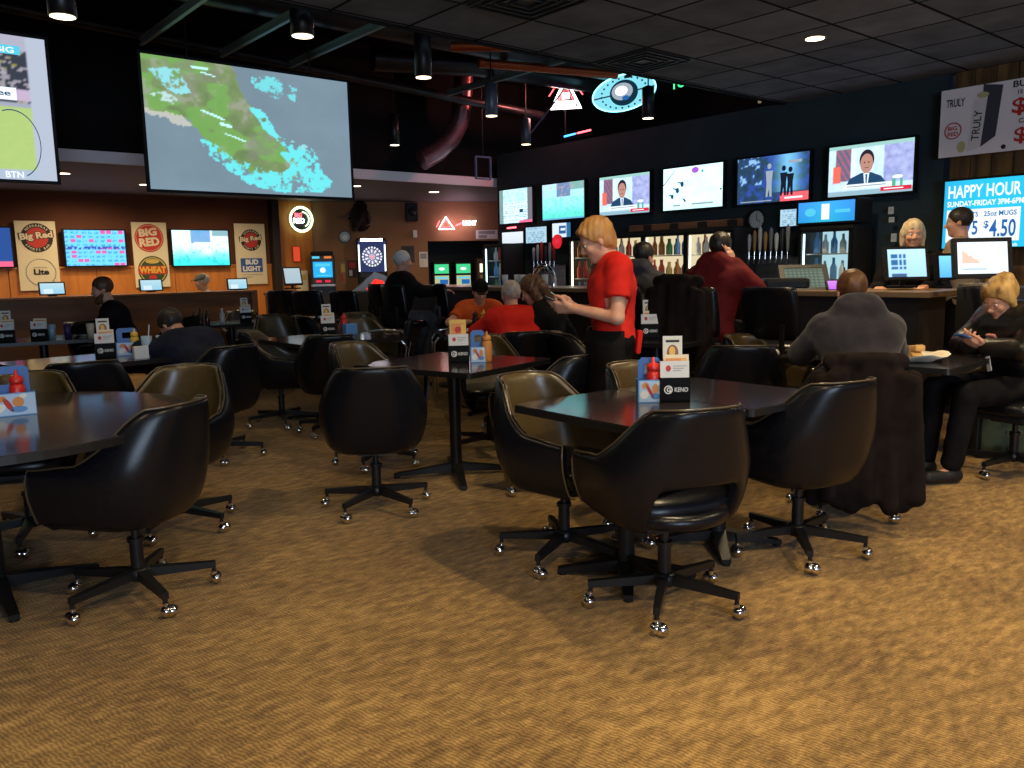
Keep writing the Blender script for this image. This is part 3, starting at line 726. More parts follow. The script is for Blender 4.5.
def court_art(a,w,h):
    a.ring(w*.86,h*.25,.20,.207,E_suit,.003,a0=-1.2,a1=1.9,ky=1.4)
    a.rect(w*.72,h*.555,w*.885,h*.64,E_white,.003); a.text('HyVee',w*.735,h*.57,h*.05,E_suit,.005,wid=w*.13)
    a.rect(w*.70,h*.87,w*.91,h*.93,E_cyan,.003); a.text('BTN  BIG',w*.72,h*.878,h*.04,E_white,.005,wid=w*.17)
    a.text('BTN',w*.82,h*.012,h*.045,E_white,.005); a.text('11:26',w*.70,h*.018,h*.03,E_white,.005)
bigframe('projection screen cut by the left edge showing a yellow-green basketball court',(-.45,8.35,2.18),2.20,1.205,court,110,64,court_art)
for (x,y,rl) in ((3.0,8.38,'left rod of the aerial picture screen'),(4.3,8.38,'right rod of the aerial picture screen'),(-.1,8.33,'left rod of the court picture screen'),(1.3,8.33,'right rod of the court picture screen')):
    tag(MB().cyl((x,y+.03,3.42),(x,y+.03,4.2),.008,n=8).build('hanging_rod',blackmet),'thin hanging '+rl,'rod','rods hanging the projection screens')
# six televisions over the bar
def fn_stats(U,V):
    n=vnoise(U,V,30,14,4,2); c=[.14+.05*n,.22+.05*n,.25]
    q=(U>.12)&(U<.85); c=lay(c,1.*q,[.42+.3*n,.72+.2*n,.92]); c=lay(c,1.*(q&(V>.62)),[.16+.5*n,.50+.4*n,.80]); c=lay(c,1.*(U>.85),[.13,.13,.16]); 
    c=lay(c,1.*(q&(V<.60)&((V*14%1)<.35)&(n>.5)),[.15,.28,.42]); return lay(c,1.*((V<.08)&(U>.6)),[.7,.12,.22])
def fn_soccer(U,V):
    n=vnoise(U,V,10,6,8,4); c=[.35-.25*(1-V)+.1*n,.72+.0*U-.1*n,.62+.25*(V)]
    c=lay(c,sstep(.45,.0,V)*.8,[.08,.62,.48+0*U]); c=lay(c,1.*((V>.62)&(U>.35)&(U<.68)),[.12,.20,.34]); c=lay(c,1.*((V>.8)&(U>.68)),[.16,.34,.32]); n5=vnoise(U,V,30,16,61,3); c=lay(c,sstep(.55,.65,n5)*(V<.6)*.5,[.05,.50,.42]); c=lay(c,sstep(.6,.7,n5)*(V>.62)*.6,[.5,.3,.35]); return lay(c,1.*(V<.05),[.1,.3,.5])
def fn_studio(U,V):
    n=vnoise(U,V,20,12,6,3); c=[.36+.2*n,.52+.2*n,.72+.15*n]
    c=lay(c,1.*((U>.08)&(U<.27)&(V>.3)),[.10+.2*((U*14+V*5)%1>.6),.10,.16]); c=lay(c,1.*((U>.06)&(U<.15)&(V>.25)&(V<.6)),[.62,.12,.08])
    c=lay(c,1.*((U>.28)&(U<.33)&(V>.2)),[.55,.66,.78]); c=lay(c,1.*((U>.66)&(V>.2)),[.16+.25*n,.20+.25*n,.42+.3*n]); c=lay(c,1.*(V>.94),[.25,.45,.42])
    c=lay(c,1.*(V<.10),[.22,.35,.42]); return c
def anchor(a,w,h):
    a.poly([(w*.22,h*.20),(w*.27,h*.34),(w*.40,h*.43),(w*.52,h*.43),(w*.64,h*.34),(w*.70,h*.20)],E_suit,.003)
    a.poly([(w*.43,h*.42),(w*.50,h*.42),(w*.485,h*.2),(w*.445,h*.2)],E_white,.004); a.poly([(w*.455,h*.40),(w*.48,h*.40),(w*.475,h*.22),(w*.46,h*.22)],E_blue,.005)
    a.disc(w*.465,h*.68,w*.088,E_hair,.004,ry=h*.20); a.disc(w*.465,h*.61,w*.076,E_skin,.005,ry=h*.19)
    for k in (-1,1): a.disc(w*(.465+.025*k),h*.63,w*.009,E_hair,.006)
    a.rect(w*.44,h*.52,w*.49,h*.53,E_hair,.006)
    a.rect(w*.20,h*.13,w*.80,h*.22,E_white,.0065); a.rect(w*.24,h*.165,w*.70,h*.185,E_grey,.008)
    a.disc(w*.83,h*.30,w*.06,E_white,.0065,ry=h*.035); a.rect(w*.77,h*.12,w*.81,h*.26,E_green,.008); a.rect(w*.86,h*.12,w*.89,h*.26,E_green,.008)
    a.rect(w*.64,h*.04,w*.99,h*.12,E_red,.008); a.rect(w*.68,h*.07,w*.9,h*.09,E_white,.010)
def fn_hockey(U,V):
    n=vnoise(U,V,6,4,8,3); c=[.50+.2*n,.86+.1*n,.90+.1*n]; return lay(c,sstep(.25,.0,V)*.3,[.3,.75,.78+0*U])
def hockey(a,w,h):
    for (x,y,s) in ((.16,.32,1.1),(.25,.46,1.3),(.33,.60,1.3),(.38,.20,.7)):
        a.disc(w*x,h*y,w*.022*s,E_suit,.003,ry=h*.05*s); a.poly([(w*x-.01,h*y),(w*x-.06*s,h*y+.03),(w*x-.055*s,h*y+.035),(w*x,h*y+.02)],E_suit,.004)
    a.poly([(0.0,h*.62),(w*.22,h*.98),(w*.23,h*.98),(.005,h*.60)],E_suit,.003); a.disc(w*.55,h*.90,w*.06,E_purple,.003,ry=h*.07); a.disc(w*.67,h*.86,w*.02,E_green,.003)
    a.rect(w*.18,h*.08,w*.3,h*.12,E_grey,.004); a.rect(w*.5,h*.09,w*.85,h*.13,E_grey,.004); a.disc(w*.97,h*.4,.012,E_suit,.003)
def fn_fight(U,V):
    n=vnoise(U,V,16,9,12,4); c=[.01+.02*n,.025+.05*n,.08+.25*n*(n>.5)]
    g=np.exp(-((U-.72)/.14)**2); c=[x+y*g*(V>.2) for x,y in zip(c,(.12,.35,.5))]
    c=lay(c,1.*((n>.6)&(U<.35)&(V>.4)),[.2,.4,.6]); return lay(c,1.*((V<.17)&(U>.62)),[.8,.1,.12])
def fight(a,w,h):
    for (x,s,m_) in ((.46,1.0,E_grey),(.66,.9,E_black),(.75,.85,E_black)):
        a.disc(w*x,h*.78*s,w*.028,m_,.003,ry=h*.06); a.poly([(w*x-w*.05,h*.68*s),(w*x+w*.05,h*.68*s),(w*x+w*.035,h*.4),(w*x-w*.035,h*.4)],m_,.003)
        a.poly([(w*x-w*.035,h*.4),(w*x+w*.035,h*.4),(w*x+w*.04,h*.12),(w*x+w*.01,h*.12),(w*x,h*.3),(w*x-w*.02,h*.12),(w*x-w*.045,h*.12)],m_,.003)
    a.rect(w*.72,h*.80,w*.9,h*.86,E_grey,.004); a.rect(w*.68,h*.05,w*.92,h*.09,E_white,.004); a.rect(w*.05,h*.03,w*.5,h*.05,E_grey,.004)
TVS=[(9.86,9.16,fn_stats,lambda a,w,h:a.rect(w*.62,h*.30,w*.72,h*.40,E_suit,.003),'television farthest along the bar wall, showing a pale statistics page'),
 (9.24,8.38,fn_soccer,None,'second television from the far end, showing a turquoise playing field'),
 (8.07,7.2,fn_studio,anchor,'smaller-looking television with a news anchor, above the waiter'),
 (6.95,6.08,fn_hockey,hockey,'television with a bright white ice hockey rink'),
 (5.82,4.92,fn_fight,fight,'television with dark blue picture of figures in a spotlight'),
 (4.70,3.80,fn_studio,anchor,'large television with a news anchor nearest the camera, on the bar wall')]
yl=[(9.95,9.19),(8.97,8.12),(7.83,6.96),(6.74,5.86),(5.66,4.77),(4.55,3.68)]
for (t,(ya,yb)) in zip(TVS,yl):
    r=tv('television',t[4],'television',(8.17,ya,2.0),**BW,w=ya-yb,h=.50,fn=t[2],nx=64,ny=36,art=t[3],group=None,m=scr_b)
    MB().box((.06,-(ya-yb)/2,.25),(.07,.3,.25)).build('wall_bracket',blackmet,r)
# menu boards beneath the televisions
def fn_menu(U,V):
    n=vnoise(U,V,20,10,3,2); c=[.45+0*U,.68+0*U,.82+0*U]; return lay(c,1.*(((V*9)%1<.4)&(n>.45)&(U>.08)&(U<.9)),[.18,.34,.5])
def fn_pale(U,V): return [.72+.1*V,.80+.1*V,.86+.1*V+0*U]
def fn_menub(U,V):
    c=[.75+0*U,.85+0*U,.95+0*U]; c=lay(c,1.*((U>.35)&(U<.75)&(V>.25)&(V<.8)),[.02,.12,.32]); c=lay(c,1.*((U>.45)&(U<.7)&(V>.45)&(V<.65)),[.8,.88,.95]); return lay(c,1.*(U>.78),[.03,.16,.32])
for ya,yb,za,zb,f,l in ((9.94,9.44,1.70,1.87,fn_pale,'plain white lit panel above the far tall cooler'),(9.38,8.92,1.69,1.92,fn_menu,'pale blue menu screen right of the white panel under the televisions'),
      (8.80,8.42,1.75,1.95,fn_menub,'small dark blue and white screen left of the waiter head'),(5.12,4.78,1.73,1.91,fn_menu,'small white menu screen right of the wall clock')):
    tv('menu_screen',l,'menu screen',(8.2,ya,za),**BW,w=ya-yb,h=zb-za,bez=.012,depth=.03,fn=f,nx=32,ny=18)
# Back wall televisions
def fn_keno(U,V):
    n=vnoise(U,V,40,20,5,2); c=[.14+0*U,.52+0*U,.86+0*U]; c=lay(c,1.*((((U*10)%1)<.6)&(((V*9)%1)<.5)&(n>.42)),[.06,.30,.62])
    cell=RNG.rand(9,10)[np.clip((V*9).astype(int),0,8),np.clip((U*10).astype(int),0,9)]; c=lay(c,1.*((cell>.78)&(((U*10)%1)<.75)&(((V*9)%1)<.75)),[.55,.10,.30])
    return lay(c,1.*((V>.46)&(V<.53)&(n>.4)),[.05,.08,.35])
def fn_ball(U,V):
    n=vnoise(U,V,8,5,5,4); c=[.50+.3*n,.78+.1*n,.80+.1*n]; c=lay(c,sstep(.6,.1,V+.2*(n-.5)),[.05,.62,.60]); c=lay(c,1.*((V>.62+.05*n)&(U>.32)&(U<.68)),[.05+.2*n,.32,.55]); c=lay(c,sstep(.62,.7,vnoise(U,V,18,9,44,3))*(V<.6)*.6,[.02,.42,.50]); return lay(c,1.*((V>.85)&(U>.7)),[.2,.35,.4])
def fn_edge(U,V):
    c=[.02+0*U,.06+0*U,.22+0*U]; c=lay(c,sstep(.82,.7,U),[.7,.78,.95]); return lay(c,1.*(V<.13),[.75,.1,.2])
BK=dict(u=(1,0,0),v=(0,0,1),n=(0,-1,0))
for x0,x1,z0,z1,f,l in ((1.35,2.26,1.49,2.05,fn_edge,'back wall television cut by the left edge, blue with white'),(2.97,3.83,1.49,2.03,fn_keno,'back wall television with a blue grid of numbers'),(4.56,5.50,1.47,2.05,fn_ball,'back wall television with a turquoise and white picture')):
    tv('television',l,'television',(x0,14.07,z0),**BK,w=x1-x0,h=z1-z0,fn=f,nx=60,ny=34,m=scr_b)
# posters
K_red=mat('print_red',(.55,.03,.02),.6); K_black=mat('print_black',(.012,.01,.01),.6); K_cream=mat('print_cream',(.80,.66,.46),.6); K_gold=mat('print_gold',(.62,.42,.10),.6); K_blue=mat('print_blue',(.03,.10,.33),.6); K_white=mat('print_white',(.82,.80,.76),.6); K_green=mat('print_green',(.03,.07,.03),.6); K_grey=mat('print_grey',(.35,.33,.33),.6); K_yel=mat('print_yellow',(.75,.42,.05),.6)
def poster(x,z,w,h,label,art):
    r=empty('hanging_poster',(x,14.12,z),0,label,'poster'); MB().box((w/2,.01,h/2),(w,.014,h)).build('sheet',cream,r)
    a=Panel((0,0,0),(1,0,0),(0,0,1),(0,-1,0)); art(a,w,h); a.build('artwork',r); return r
def bigred_logo(a,cx,cy,r,bar=True):
    a.disc(cx,cy,r,K_black,.002); a.disc(cx,cy,r*.70,K_red,.003)
    a.text('Big Red',cx-r*1.10,cy-r*.36,r*.68,K_black,.004,wid=r*2.2,bold=.11,rot=.10); a.text('Big Red',cx-r*1.02,cy-r*.30,r*.58,K_cream,.006,wid=r*2.04,bold=.04,rot=.10)
    for s,t in ((1,'NEBRASKAS'),(-1,'SPORTS BAR')):
        k=len(t)
        for i,ch in enumerate(t):
            an=math.pi/2-s*(i-(k-1)/2)*.21 if s>0 else -math.pi/2+(i-(k-1)/2)*.21
            px,py=cx+math.cos(an)*r*.84,cy+math.sin(an)*r*.84
            if ch!=' ': a.text(ch,px,py,r*.16,K_cream,.004,rot=an-math.pi/2 if s>0 else an+math.pi/2,center=True,bold=.02)
def p1(a,w,h):
    bigred_logo(a,w*.52,h*.76,w*.40); a.ring(w*.54,h*.26,w*.36,w*.375,K_grey,.002); 
    for i in range(28): t=i*2*math.pi/28; a.disc(w*.54+w*.37*math.cos(t),h*.26+w*.37*math.sin(t),w*.018,K_grey,.002,n=8)
    a.text('Lite',w*.36,h*.225,h*.085,K_black,.003,wid=w*.38,bold=.04); a.rect(w*.36,h*.325,w*.70,h*.335,K_grey,.003)
def p2(a,w,h):
    a.disc(w*.48,h*.76,w*.42,K_red,.002); a.disc(w*.48,h*.76,w*.385,K_cream,.0025); a.disc(w*.48,h*.76,w*.375,K_red,.003)
    a.text('BIG',w*.20,h*.775,h*.12,K_cream,.005,wid=w*.52,bold=.05,rot=.1); a.text('RED',w*.20,h*.62,h*.13,K_cream,.005,wid=w*.58,bold=.05,rot=.1)
    a.disc(w*.52,h*.26,w*.43,K_green,.002); a.ring(w*.52,h*.26,w*.36,w*.39,K_gold,.003); a.disc(w*.52,h*.40,w*.2,K_gold,.004,ry=h*.035); a.rect(w*.10,h*.20,w*.92,h*.33,K_red,.0045)
    a.text('WHEAT',w*.12,h*.215,h*.105,K_yel,.006,wid=w*.78,bold=.05); a.disc(w*.5,h*.14,w*.12,K_red,.005,ry=h*.05)
def p3(a,w,h):
    bigred_logo(a,w*.52,h*.73,w*.34); a.rect(w*.14,h*.20,w*.86,h*.43,K_blue,.002); a.text('BUD',w*.30,h*.325,h*.085,K_white,.004,wid=w*.42,bold=.05); a.text('LIGHT',w*.20,h*.215,h*.085,K_white,.004,wid=w*.6,bold=.05)
    a.rect(w*.17,h*.155,w*.84,h*.163,K_grey,.003); a.rect(w*.17,h*.115,w*.5,h*.123,K_grey,.003)
poster(2.33,1.13,.54,1.03,'cream poster with round red logo over a bottle cap reading Lite',p1)
poster(3.96,1.13,.54,1.04,'cream poster reading BIG RED above a WHEAT beer badge',p2)
poster(5.64,1.13,.55,1.05,'cream poster with round red logo over a blue BUD LIGHT block',p3)
# small monitors on the half wall
def fn_pc(U,V):
    c=[.30+.2*V,.62+.1*V,.80+0*U]; return lay(c,1.*((V<.45)&(U<.55)&(U>.1)),[.68,.82,.9])
for x,z,l in ((2.22,1.10,'small blue-lit monitor under the Lite poster'),(3.46,1.11,'small blue-lit monitor under the WHEAT poster'),(4.70,1.09,'small blue-lit monitor left of the capped man poster side')):
    r=tv('table_monitor',l,'monitor',(x-.0,12.12,z+.01),(1,0,0),(0,.15,1),(0,-1,.15),.28,.14,.015,.03,fn_pc,20,14); MB().box((.14,.04,-.02),(.10,.08,.02)).box((.14,.035,.03),(.04,.02,.12)).build('stand',blackpl,r)
for o in bpy.data.objects:
    if o.get('label','').startswith('small blue-lit monitor left of'): o['label']='small blue-lit monitor on the half wall below the BUD LIGHT poster'
# ---------------------------------------------------------------- corner wall furniture
def cpanel(s,z,o=.0): return Panel(cpt(s,z,o),CD,(0,0,1),CN)
Nw=emis('neon_white',(1,.92,.95),7); Nr=emis('neon_red',(1,.08,.10),6); Ny=emis('neon_yellow',(.75,1,.55),3.2); Nc=emis('neon_cyan',(.25,.85,1),3.0); Ng=emis('neon_green',(.05,1,.25),2.5); Nb=emis('neon_blue',(.05,.3,1),5); Nwc=emis('neon_soft_white',(.85,.97,1),2.2)
signblk=mat('sign_black',(.01,.012,.014),.5)
def tube_on(P,pts,r,m,name,parent,z=.03,close=False): return MB().tube([P.p(x,y,z) for x,y in pts],r,6,close=close).build(name,m,parent)
# round yellow-white neon on orange wall piece
r=empty('neon_sign',(6.86,14.06,2.27),0,'round yellow-white neon sign with a script name on the orange wall strip','neon sign')
P_=Panel((0,0,0),(1,0,0),(0,0,1),(0,-1,0)); P_.disc(0,0,.21,signblk,.001); P_.build('backing',r)
for rr,m_ in ((.225,Ny),(.20,Ny)): tube_on(P_,[(rr*math.cos(t),rr*math.sin(t)) for t in np.linspace(0,2*math.pi,36,endpoint=False)],.010,m_,'neon_ring',r,.03,True)
tube_on(P_,[(.03+.12*math.cos(t),.13*math.sin(t)) for t in np.linspace(-1.2,1.6,14)],.012,Ny,'neon_arc',r)
P_=Panel((0,0,0),(1,0,0),(0,0,1),(0,-1,0)); P_.text('BIG',-.13,.04,.07,Nr,.04,bold=.02); P_.text('RED',-.16,-.07,.09,Nw,.04,bold=.03); P_.build('lettering',r)
# triangle neon with LITE word
r=empty('neon_sign',tuple(cpt(2.75,2.18,.06)),0,'white and red neon sign with triangle and a word, on the brown wall','neon sign')
P_=Panel((0,0,0),CD,(0,0,1),CN)
tube_on(P_,[(-.36,-.10),(-.22,.13),(-.06,-.10)],.014,Nw,'neon_triangle',r,close=True); tube_on(P_,[(-.30,-.06),(-.22,.07),(-.13,-.06)],.012,Nr,'neon_triangle_inner',r,close=True); tube_on(P_,[(-.40,-.06),(-.34,.06)],.008,Nr,'neon_stroke',r)
P_=Panel((0,0,0),CD,(0,0,1),CN);  P_.poly([(-.04,-.05),(.08,-.01),(.09,.03),(-.02,-.01)],Nr,.03); P_.text('LIGHT',.11,-.03,.09,Nw,.03,bold=.03,wid=.26); P_.build('lettering',r)
light('POINT','neon_glow',tuple(cpt(2.75,2.15,.30)),6,(1,.6,.75),.15)
# bull head trophy
r=empty('bull_head',tuple(cpt(.93,2.25,.02)),0,'dark mounted bull head with pale horn high on the brown wall','trophy head')
hide=noise_mat('dark_hide',(.012,.008,.006),(.03,.02,.014),scale=9,rough=.8)
b=MB(); f=lambda s,z,o:tuple(CD*s+CN*o+Vector((0,0,z)))
b.tube([f(0,.0,.0),f(-.01,.05,.15),f(-.03,.10,.30),f(-.06,.08,.42),f(-.10,-.02,.52),f(-.13,-.14,.58)],[.20,.19,.17,.15,.10,.065],14); b.ball(f(-.135,-.17,.58),(.06,.06,.05)); b.ball(f(0,.24,.22),(.13,.13,.11)); b.build('head',hide,r)
horn=mat('horn',(.16,.11,.08),.4)
MB().tube([f(-.1,.12,.3),f(-.22,.08,.34),f(-.36,.02,.38),f(-.45,.06,.42)],[.035,.03,.02,.006],8).build('horn',horn,r); MB().tube([f(.08,.12,.3),f(.16,.05,.36),f(.16,-.08,.44),f(.08,-.12,.48)],[.035,.03,.02,.006],8).build('horn',horn,r)
MB().ball(f(-.17,.04,.26),(.08,.03,.04)).build('ear',hide,r); MB().lathe([(.0,0),(.2,0),(.2,.03),(.0,.03)],n=20).build('plaque',mat('dark_wood',(.05,.025,.012),.5),r)
bpy.data.objects[[o.name for o in bpy.data.objects if o.name.startswith('plaque')][-1]].rotation_euler=CN.to_track_quat('Z','Y').to_euler()
# round small sign
r=empty('round_wall_sign',tuple(cpt(.63,1.96,.02)),0,'small round blue-white sign below the bull head','sign'); P_=Panel((0,0,0),CD,(0,0,1),CN); P_.disc(0,0,.115,signblk,.004); P_.disc(0,0,.095,mat('clock_blue',(.30,.40,.5),.4),.008); P_.disc(0,-.01,.05,K_white,.012); P_.build('face',r); 
# electronic dart board
def cabinet_box(name,r,s0,s1,z0,z1,o0,o1,m_,b=.01):
    R=Matrix((CD,-CN,Vector((0,0,1)))).transposed(); c=CD*((s0+s1)/2)+CN*((o0+o1)/2)+Vector((0,0,(z0+z1)/2)); return MB().bbox(c,(s1-s0,o1-o0,z1-z0),b,rot=R).build(name,m_,r)
r=empty('dart_machine',tuple(cpt(1.10,0,.02)),0,'electronic dartboard machine with white target on the brown wall','dart machine')
cabinet_box('cabinet',r,-.27,.27,.0,1.92,0,.32,blackpl,.02)
P_=Panel(CN*.322,CD,(0,0,1),CN)
P_.rect(-.25,1.30,.25,1.87,emis('dart_blue',(.03,.04,.12),1),.002); P_.rect(-.25,1.31,-.225,1.80,Nwc,.004); P_.rect(.225,1.31,.25,1.80,Nwc,.004)
P_.disc(0,1.58,.20,signblk,.004); dw=emis('dart_white',(.75,.82,1),1.1); dr=emis('dart_grey',(.25,.2,.35),1)
for i in range(20):
    a0=i*math.pi/10-.11; P_.ring(0,1.58,.15,.185,dw,.006,n=2,a0=a0,a1=a0+.2); P_.ring(0,1.58,.07,.135,dw if i%2 else dr,.006,n=3,a0=a0,a1=a0+.28); P_.ring(0,1.58,.03,.06,dr if i%2 else dw,.006,n=2,a0=a0,a1=a0+.28)
P_.disc(0,1.58,.022,Nr,.007); P_.rect(-.2,1.86,.2,1.91,Nw,.006); P_.rect(-.22,1.2,.22,1.28,signblk,.003); P_.build('target_face',r)
# touch kiosk
r=empty('game_kiosk',tuple(cpt(.20,0,.05)),0,'dark game kiosk with a square bright blue screen near the orange wall strip','game kiosk')
cabinet_box('cabinet',r,-.22,.22,0,1.62,0,.38,mat('kiosk_body',(.025,.012,.01),.4),.03); cabinet_box('control_shelf',r,-.22,.22,1.05,1.10,.38,.56,steel,.015); cabinet_box('crown',r,-.20,.20,1.62,1.69,.05,.33,blackpl,.02)
P_=Panel(CN*.382,CD,(0,0,1),CN); P_.rect(-.17,1.22,.17,1.50,emis('kiosk_blue',(.02,.35,.8),1.3),.002); P_.rect(-.13,1.42,.13,1.47,E_cyan,.004); P_.disc(0,1.35,.05,E_white,.004); P_.rect(-.13,1.245,.13,1.265,E_cyan,.004); P_.rect(-.18,1.56,-.05,1.60,E_cyan,.003); P_.rect(.03,1.56,.16,1.60,E_orange,.003)
P_.rect(-.13,1.13,-.03,1.17,E_red,.004).rect(.03,1.13,.13,1.17,E_red,.004); P_.build('display',r)
# pinball / claw game with sloped red glass
r=empty('pinball_machine',tuple(cpt(1.02,0,.9)),0,'low game machine with a red glowing triangular top below the dartboard','game machine')
cabinet_box('cabinet',r,-.32,.32,.35,.98,-.2,.6,blackpl,.02)
for q in ((-.27,-.15),(.27,-.15),(-.27,.55),(.27,.55)): MB().cyl(CD*q[0]+CN*q[1],CD*q[0]+CN*q[1]+Vector((0,0,.37)),.02,n=8).build('leg',blackmet,r)
a=MB(); vs=[CD*s+CN*o+Vector((0,0,z)) for o in (-.2,.25) for s,z in ((-.32,.98),(.28,.98),(.28,1.22),(.08,1.30))]; a.add(vs,[(0,1,2,3),(7,6,5,4),(0,4,5,1),(1,5,6,2),(2,6,7,3),(3,7,4,0)]); a.build('sloped_hood',mat('hood_grey',(.15,.15,.16),.3,.5),r)
P_=Panel(CN*.252,CD,(0,0,1),CN); P_.poly([(-.10,1.0),(.24,1.0),(.22,1.14),(.07,1.18)],emis('game_red',(.9,.03,.02),1.6),.003); P_.build('red_glass',r)
# papers, frame, speaker, sensor, exit etc
def cposter(s0,z0,s1,z1,label,mats_,name='wall_poster',cat='poster',txt=None):
    r=empty(name,tuple(cpt(s0,z0,.01)),0,label,cat); w,h=s1-s0,z1-z0; P_=Panel((0,0,0),CD,(0,0,1),CN); P_.rect(0,0,w,h,mats_[0],.004); 
    P_.rect(w*.12,h*.55,w*.88,h*.9,mats_[1],.007); P_.rect(w*.12,h*.1,w*.5,h*.45,mats_[2],.007)
    if txt: P_.text(txt,w*.1,h*.3,h*.35,K_black,.010,wid=w*.8)
    P_.build('print',r); a=MB(); R=Matrix((CD,-CN,Vector((0,0,1)))).transposed(); a.box(CD*(w/2)+Vector((0,0,h/2)),(w,.006,h),rot=R); a.build('sheet',white,r)
cposter(.52,1.08,.62,1.50,'beige notice on the brown wall left of the dartboard',(mat('notice_beige',(.35,.2,.12),.7),K_gold,K_red))
cposter(.66,1.2,.82,1.52,'dark red and white notice beside the dartboard',(mat('notice_dark',(.06,.04,.04),.7),K_red,K_white))
cposter(1.67,1.47,1.92,1.78,'dark framed picture above the white-haired man',(mat('frame_dark',(.03,.015,.012),.5),K_black,K_black),'picture_frame','picture')
cposter(2.01,1.37,2.17,1.66,'white paper notice right of the white-haired man',(K_white,K_grey,K_cream))
cposter(3.12,1.89,3.55,2.06,'small white sign with grey letters right over the dark alcove',(K_white,K_grey,K_grey),'wall_sign','sign')
r=empty('wall_speaker',tuple(cpt(1.88,2.40,.12)),0,'black loudspeaker high on the brown wall','speaker'); cabinet_box('cabinet',r,-.11,.11,-.17,.17,-.1,.1,blackpl,.015); MB().lathe([(.075,0),(.08,.008),(.0,.012)],n=20).build('cone',black,r)
bpy.data.objects[[o.name for o in bpy.data.objects if o.name.startswith('cone')][-1]].rotation_euler=CN.to_track_quat('Z','Y').to_euler(); bpy.data.objects[[o.name for o in bpy.data.objects if o.name.startswith('cone')][-1]].location=CN*.1
r=empty('wall_sensor',tuple(cpt(1.94,2.0,.02)),0,'small white sensor box on the brown wall under the speaker','sensor'); cabinet_box('box',r,-.04,.04,-.07,.07,-.01,.04,white,.01)
r=empty('exit_sign',(6.70,14.10,1.52),0,'small red sign on the orange wall strip','sign'); P_=Panel((0,0,0),(1,0,0),(0,0,1),(0,-1,0)); P_.rect(0,0,.13,.26,emis('sign_red',(.8,.08,.03),.8),.001); P_.build('face',r); MB().box((.065,.01,.13),(.15,.02,.28)).build('housing',K_red,r)
r=empty('paper_towel_box',(6.72,14.06,.95),0,'pale dispenser box on the orange wall strip below the red sign','dispenser'); MB().bbox((.1,0,.2),(.2,.12,.4),.02).build('box',cream,r); MB().box((.1,-.063,.28),(.12,.004,.1)).build('window',K_gold,r)
# alcove game machines with green screens and a lit vending box
def slot(s,label):
    r=empty('slot_machine',tuple(cpt(s,0,-.45)),0,label,'game machine'); cabinet_box('cabinet',r,-.17,.17,0,1.46,-.2,.2,blackpl,.02)
    P_=Panel(CN*.202,CD,(0,0,1),CN); P_.rect(-.14,1.24,.14,1.42,emis('slot_green',(.05,.55,.22),1.2),.002); P_.disc(0,1.33,.06,E_white,.004,ry=.03); P_.rect(-.14,1.0,.14,1.2,emis('slot_yellow',(.45,.5,.25),1),.002)
    P_.rect(-.04,1.03,.12,1.12,E_blue,.004); P_.rect(-.12,1.14,.12,1.17,E_cyan,.004); P_.build('display',r); cabinet_box('button_deck',r,-.17,.17,.88,.94,.2,.36,steel,.01)
slot(2.47,'slot machine with green lit top in the dark alcove, left one'); slot(2.90,'slot machine with green lit top in the dark alcove, right one')
r=empty('vending_case',tuple(cpt(3.38,0,-.4)),0,'small case with warm white light at the right end of the alcove','display case'); cabinet_box('cabinet',r,-.2,.2,0,1.52,-.2,.15,mat('case_brown',(.10,.07,.05),.5),.015); P_=Panel(CN*.152,CD,(0,0,1),CN); P_.rect(-.15,1.25,.15,1.42,emis('case_light',(1,.8,.55),1.5),.002); P_.rect(-.15,.98,.15,1.2,K_gold,.002); P_.build('window',r)

# ---------------------------------------------------------------- hanging neon above the bar
def beer_tri(x,y,z):
    r=empty('neon_sign',(x,y,z),0,'triangular white and red neon sign hanging above the bar wall','neon sign'); P_=Panel((0,0,0),(.64,-.77,0),(0,0,1),(-.77,-.64,0))
    P_.poly([(-.20,-.17),(.20,-.17),(0,.24)],signblk,.0); P_.build('backing',r)
    tube_on(P_,[(-.20,-.17),(.20,-.17),(0,.24)],.032,Nw,'neon_triangle',r,.02,True); tube_on(P_,[(-.13,-.12),(.13,-.12),(0,.13)],.012,Nr,'neon_triangle_inner',r,.02,True)
    for s in (-1,1): tube_on(P_,[(.24*s,.0),(.17*s,.10)],.008,Nr,'neon_stroke',r)
    P_=Panel((0,0,0),(.64,-.77,0),(0,0,1),(-.77,-.64,0)); P_.rect(-.14,-.15,.14,-.08,Nw,.05); P_.rect(-.05,-.05,.05,.03,Nw,.05); P_.build('lettering',r)
    MB().cyl((0,.02,-.17),(0,.02,-.60),.010,n=8).build('support_pole',blackmet,r); MB().cyl((0,.02,.22),(0,.02,4.2-z),.004,n=6).build('cord',blackmet,r)
beer_tri(8.45,8.75,3.74)
r=empty('neon_sign',(8.45,7.65,3.60),0,'large oval cyan neon sign shaped like an eye with a ball in it','neon sign'); P_=Panel((0,0,0),(.35,-.94,.10),(-.05,.12,1),(-.94,-.35,0))
cy=emis('oval_cyan',(.22,.68,.80),1.1); dkb=emis('oval_dark',(.01,.05,.09),.6)
P_.disc(0,0,.44,cy,0,ry=.225,n=48); P_.disc(0,0,.20,dkb,.004,ry=.165); P_.disc(-.02,.02,.15,E_grey,.006,ry=.11); P_.rect(-.43,-.012,-.2,.006,dkb,.004); P_.rect(.2,-.012,.43,.006,dkb,.004)
for i in range(22):
    t=i*2*math.pi/22; P_.disc(.32*math.cos(t),.19*math.sin(t),.014,dkb,.005,n=8)
P_.disc(-.03,.03,.085,Nwc,.008,ry=.06);  P_.disc(.02,-.07,.05,E_blue,.009,ry=.03); P_.build('lit_face',r)
pts=[(.445*math.cos(t),.23*math.sin(t)) for t in np.linspace(0,2*math.pi,48,endpoint=False)]
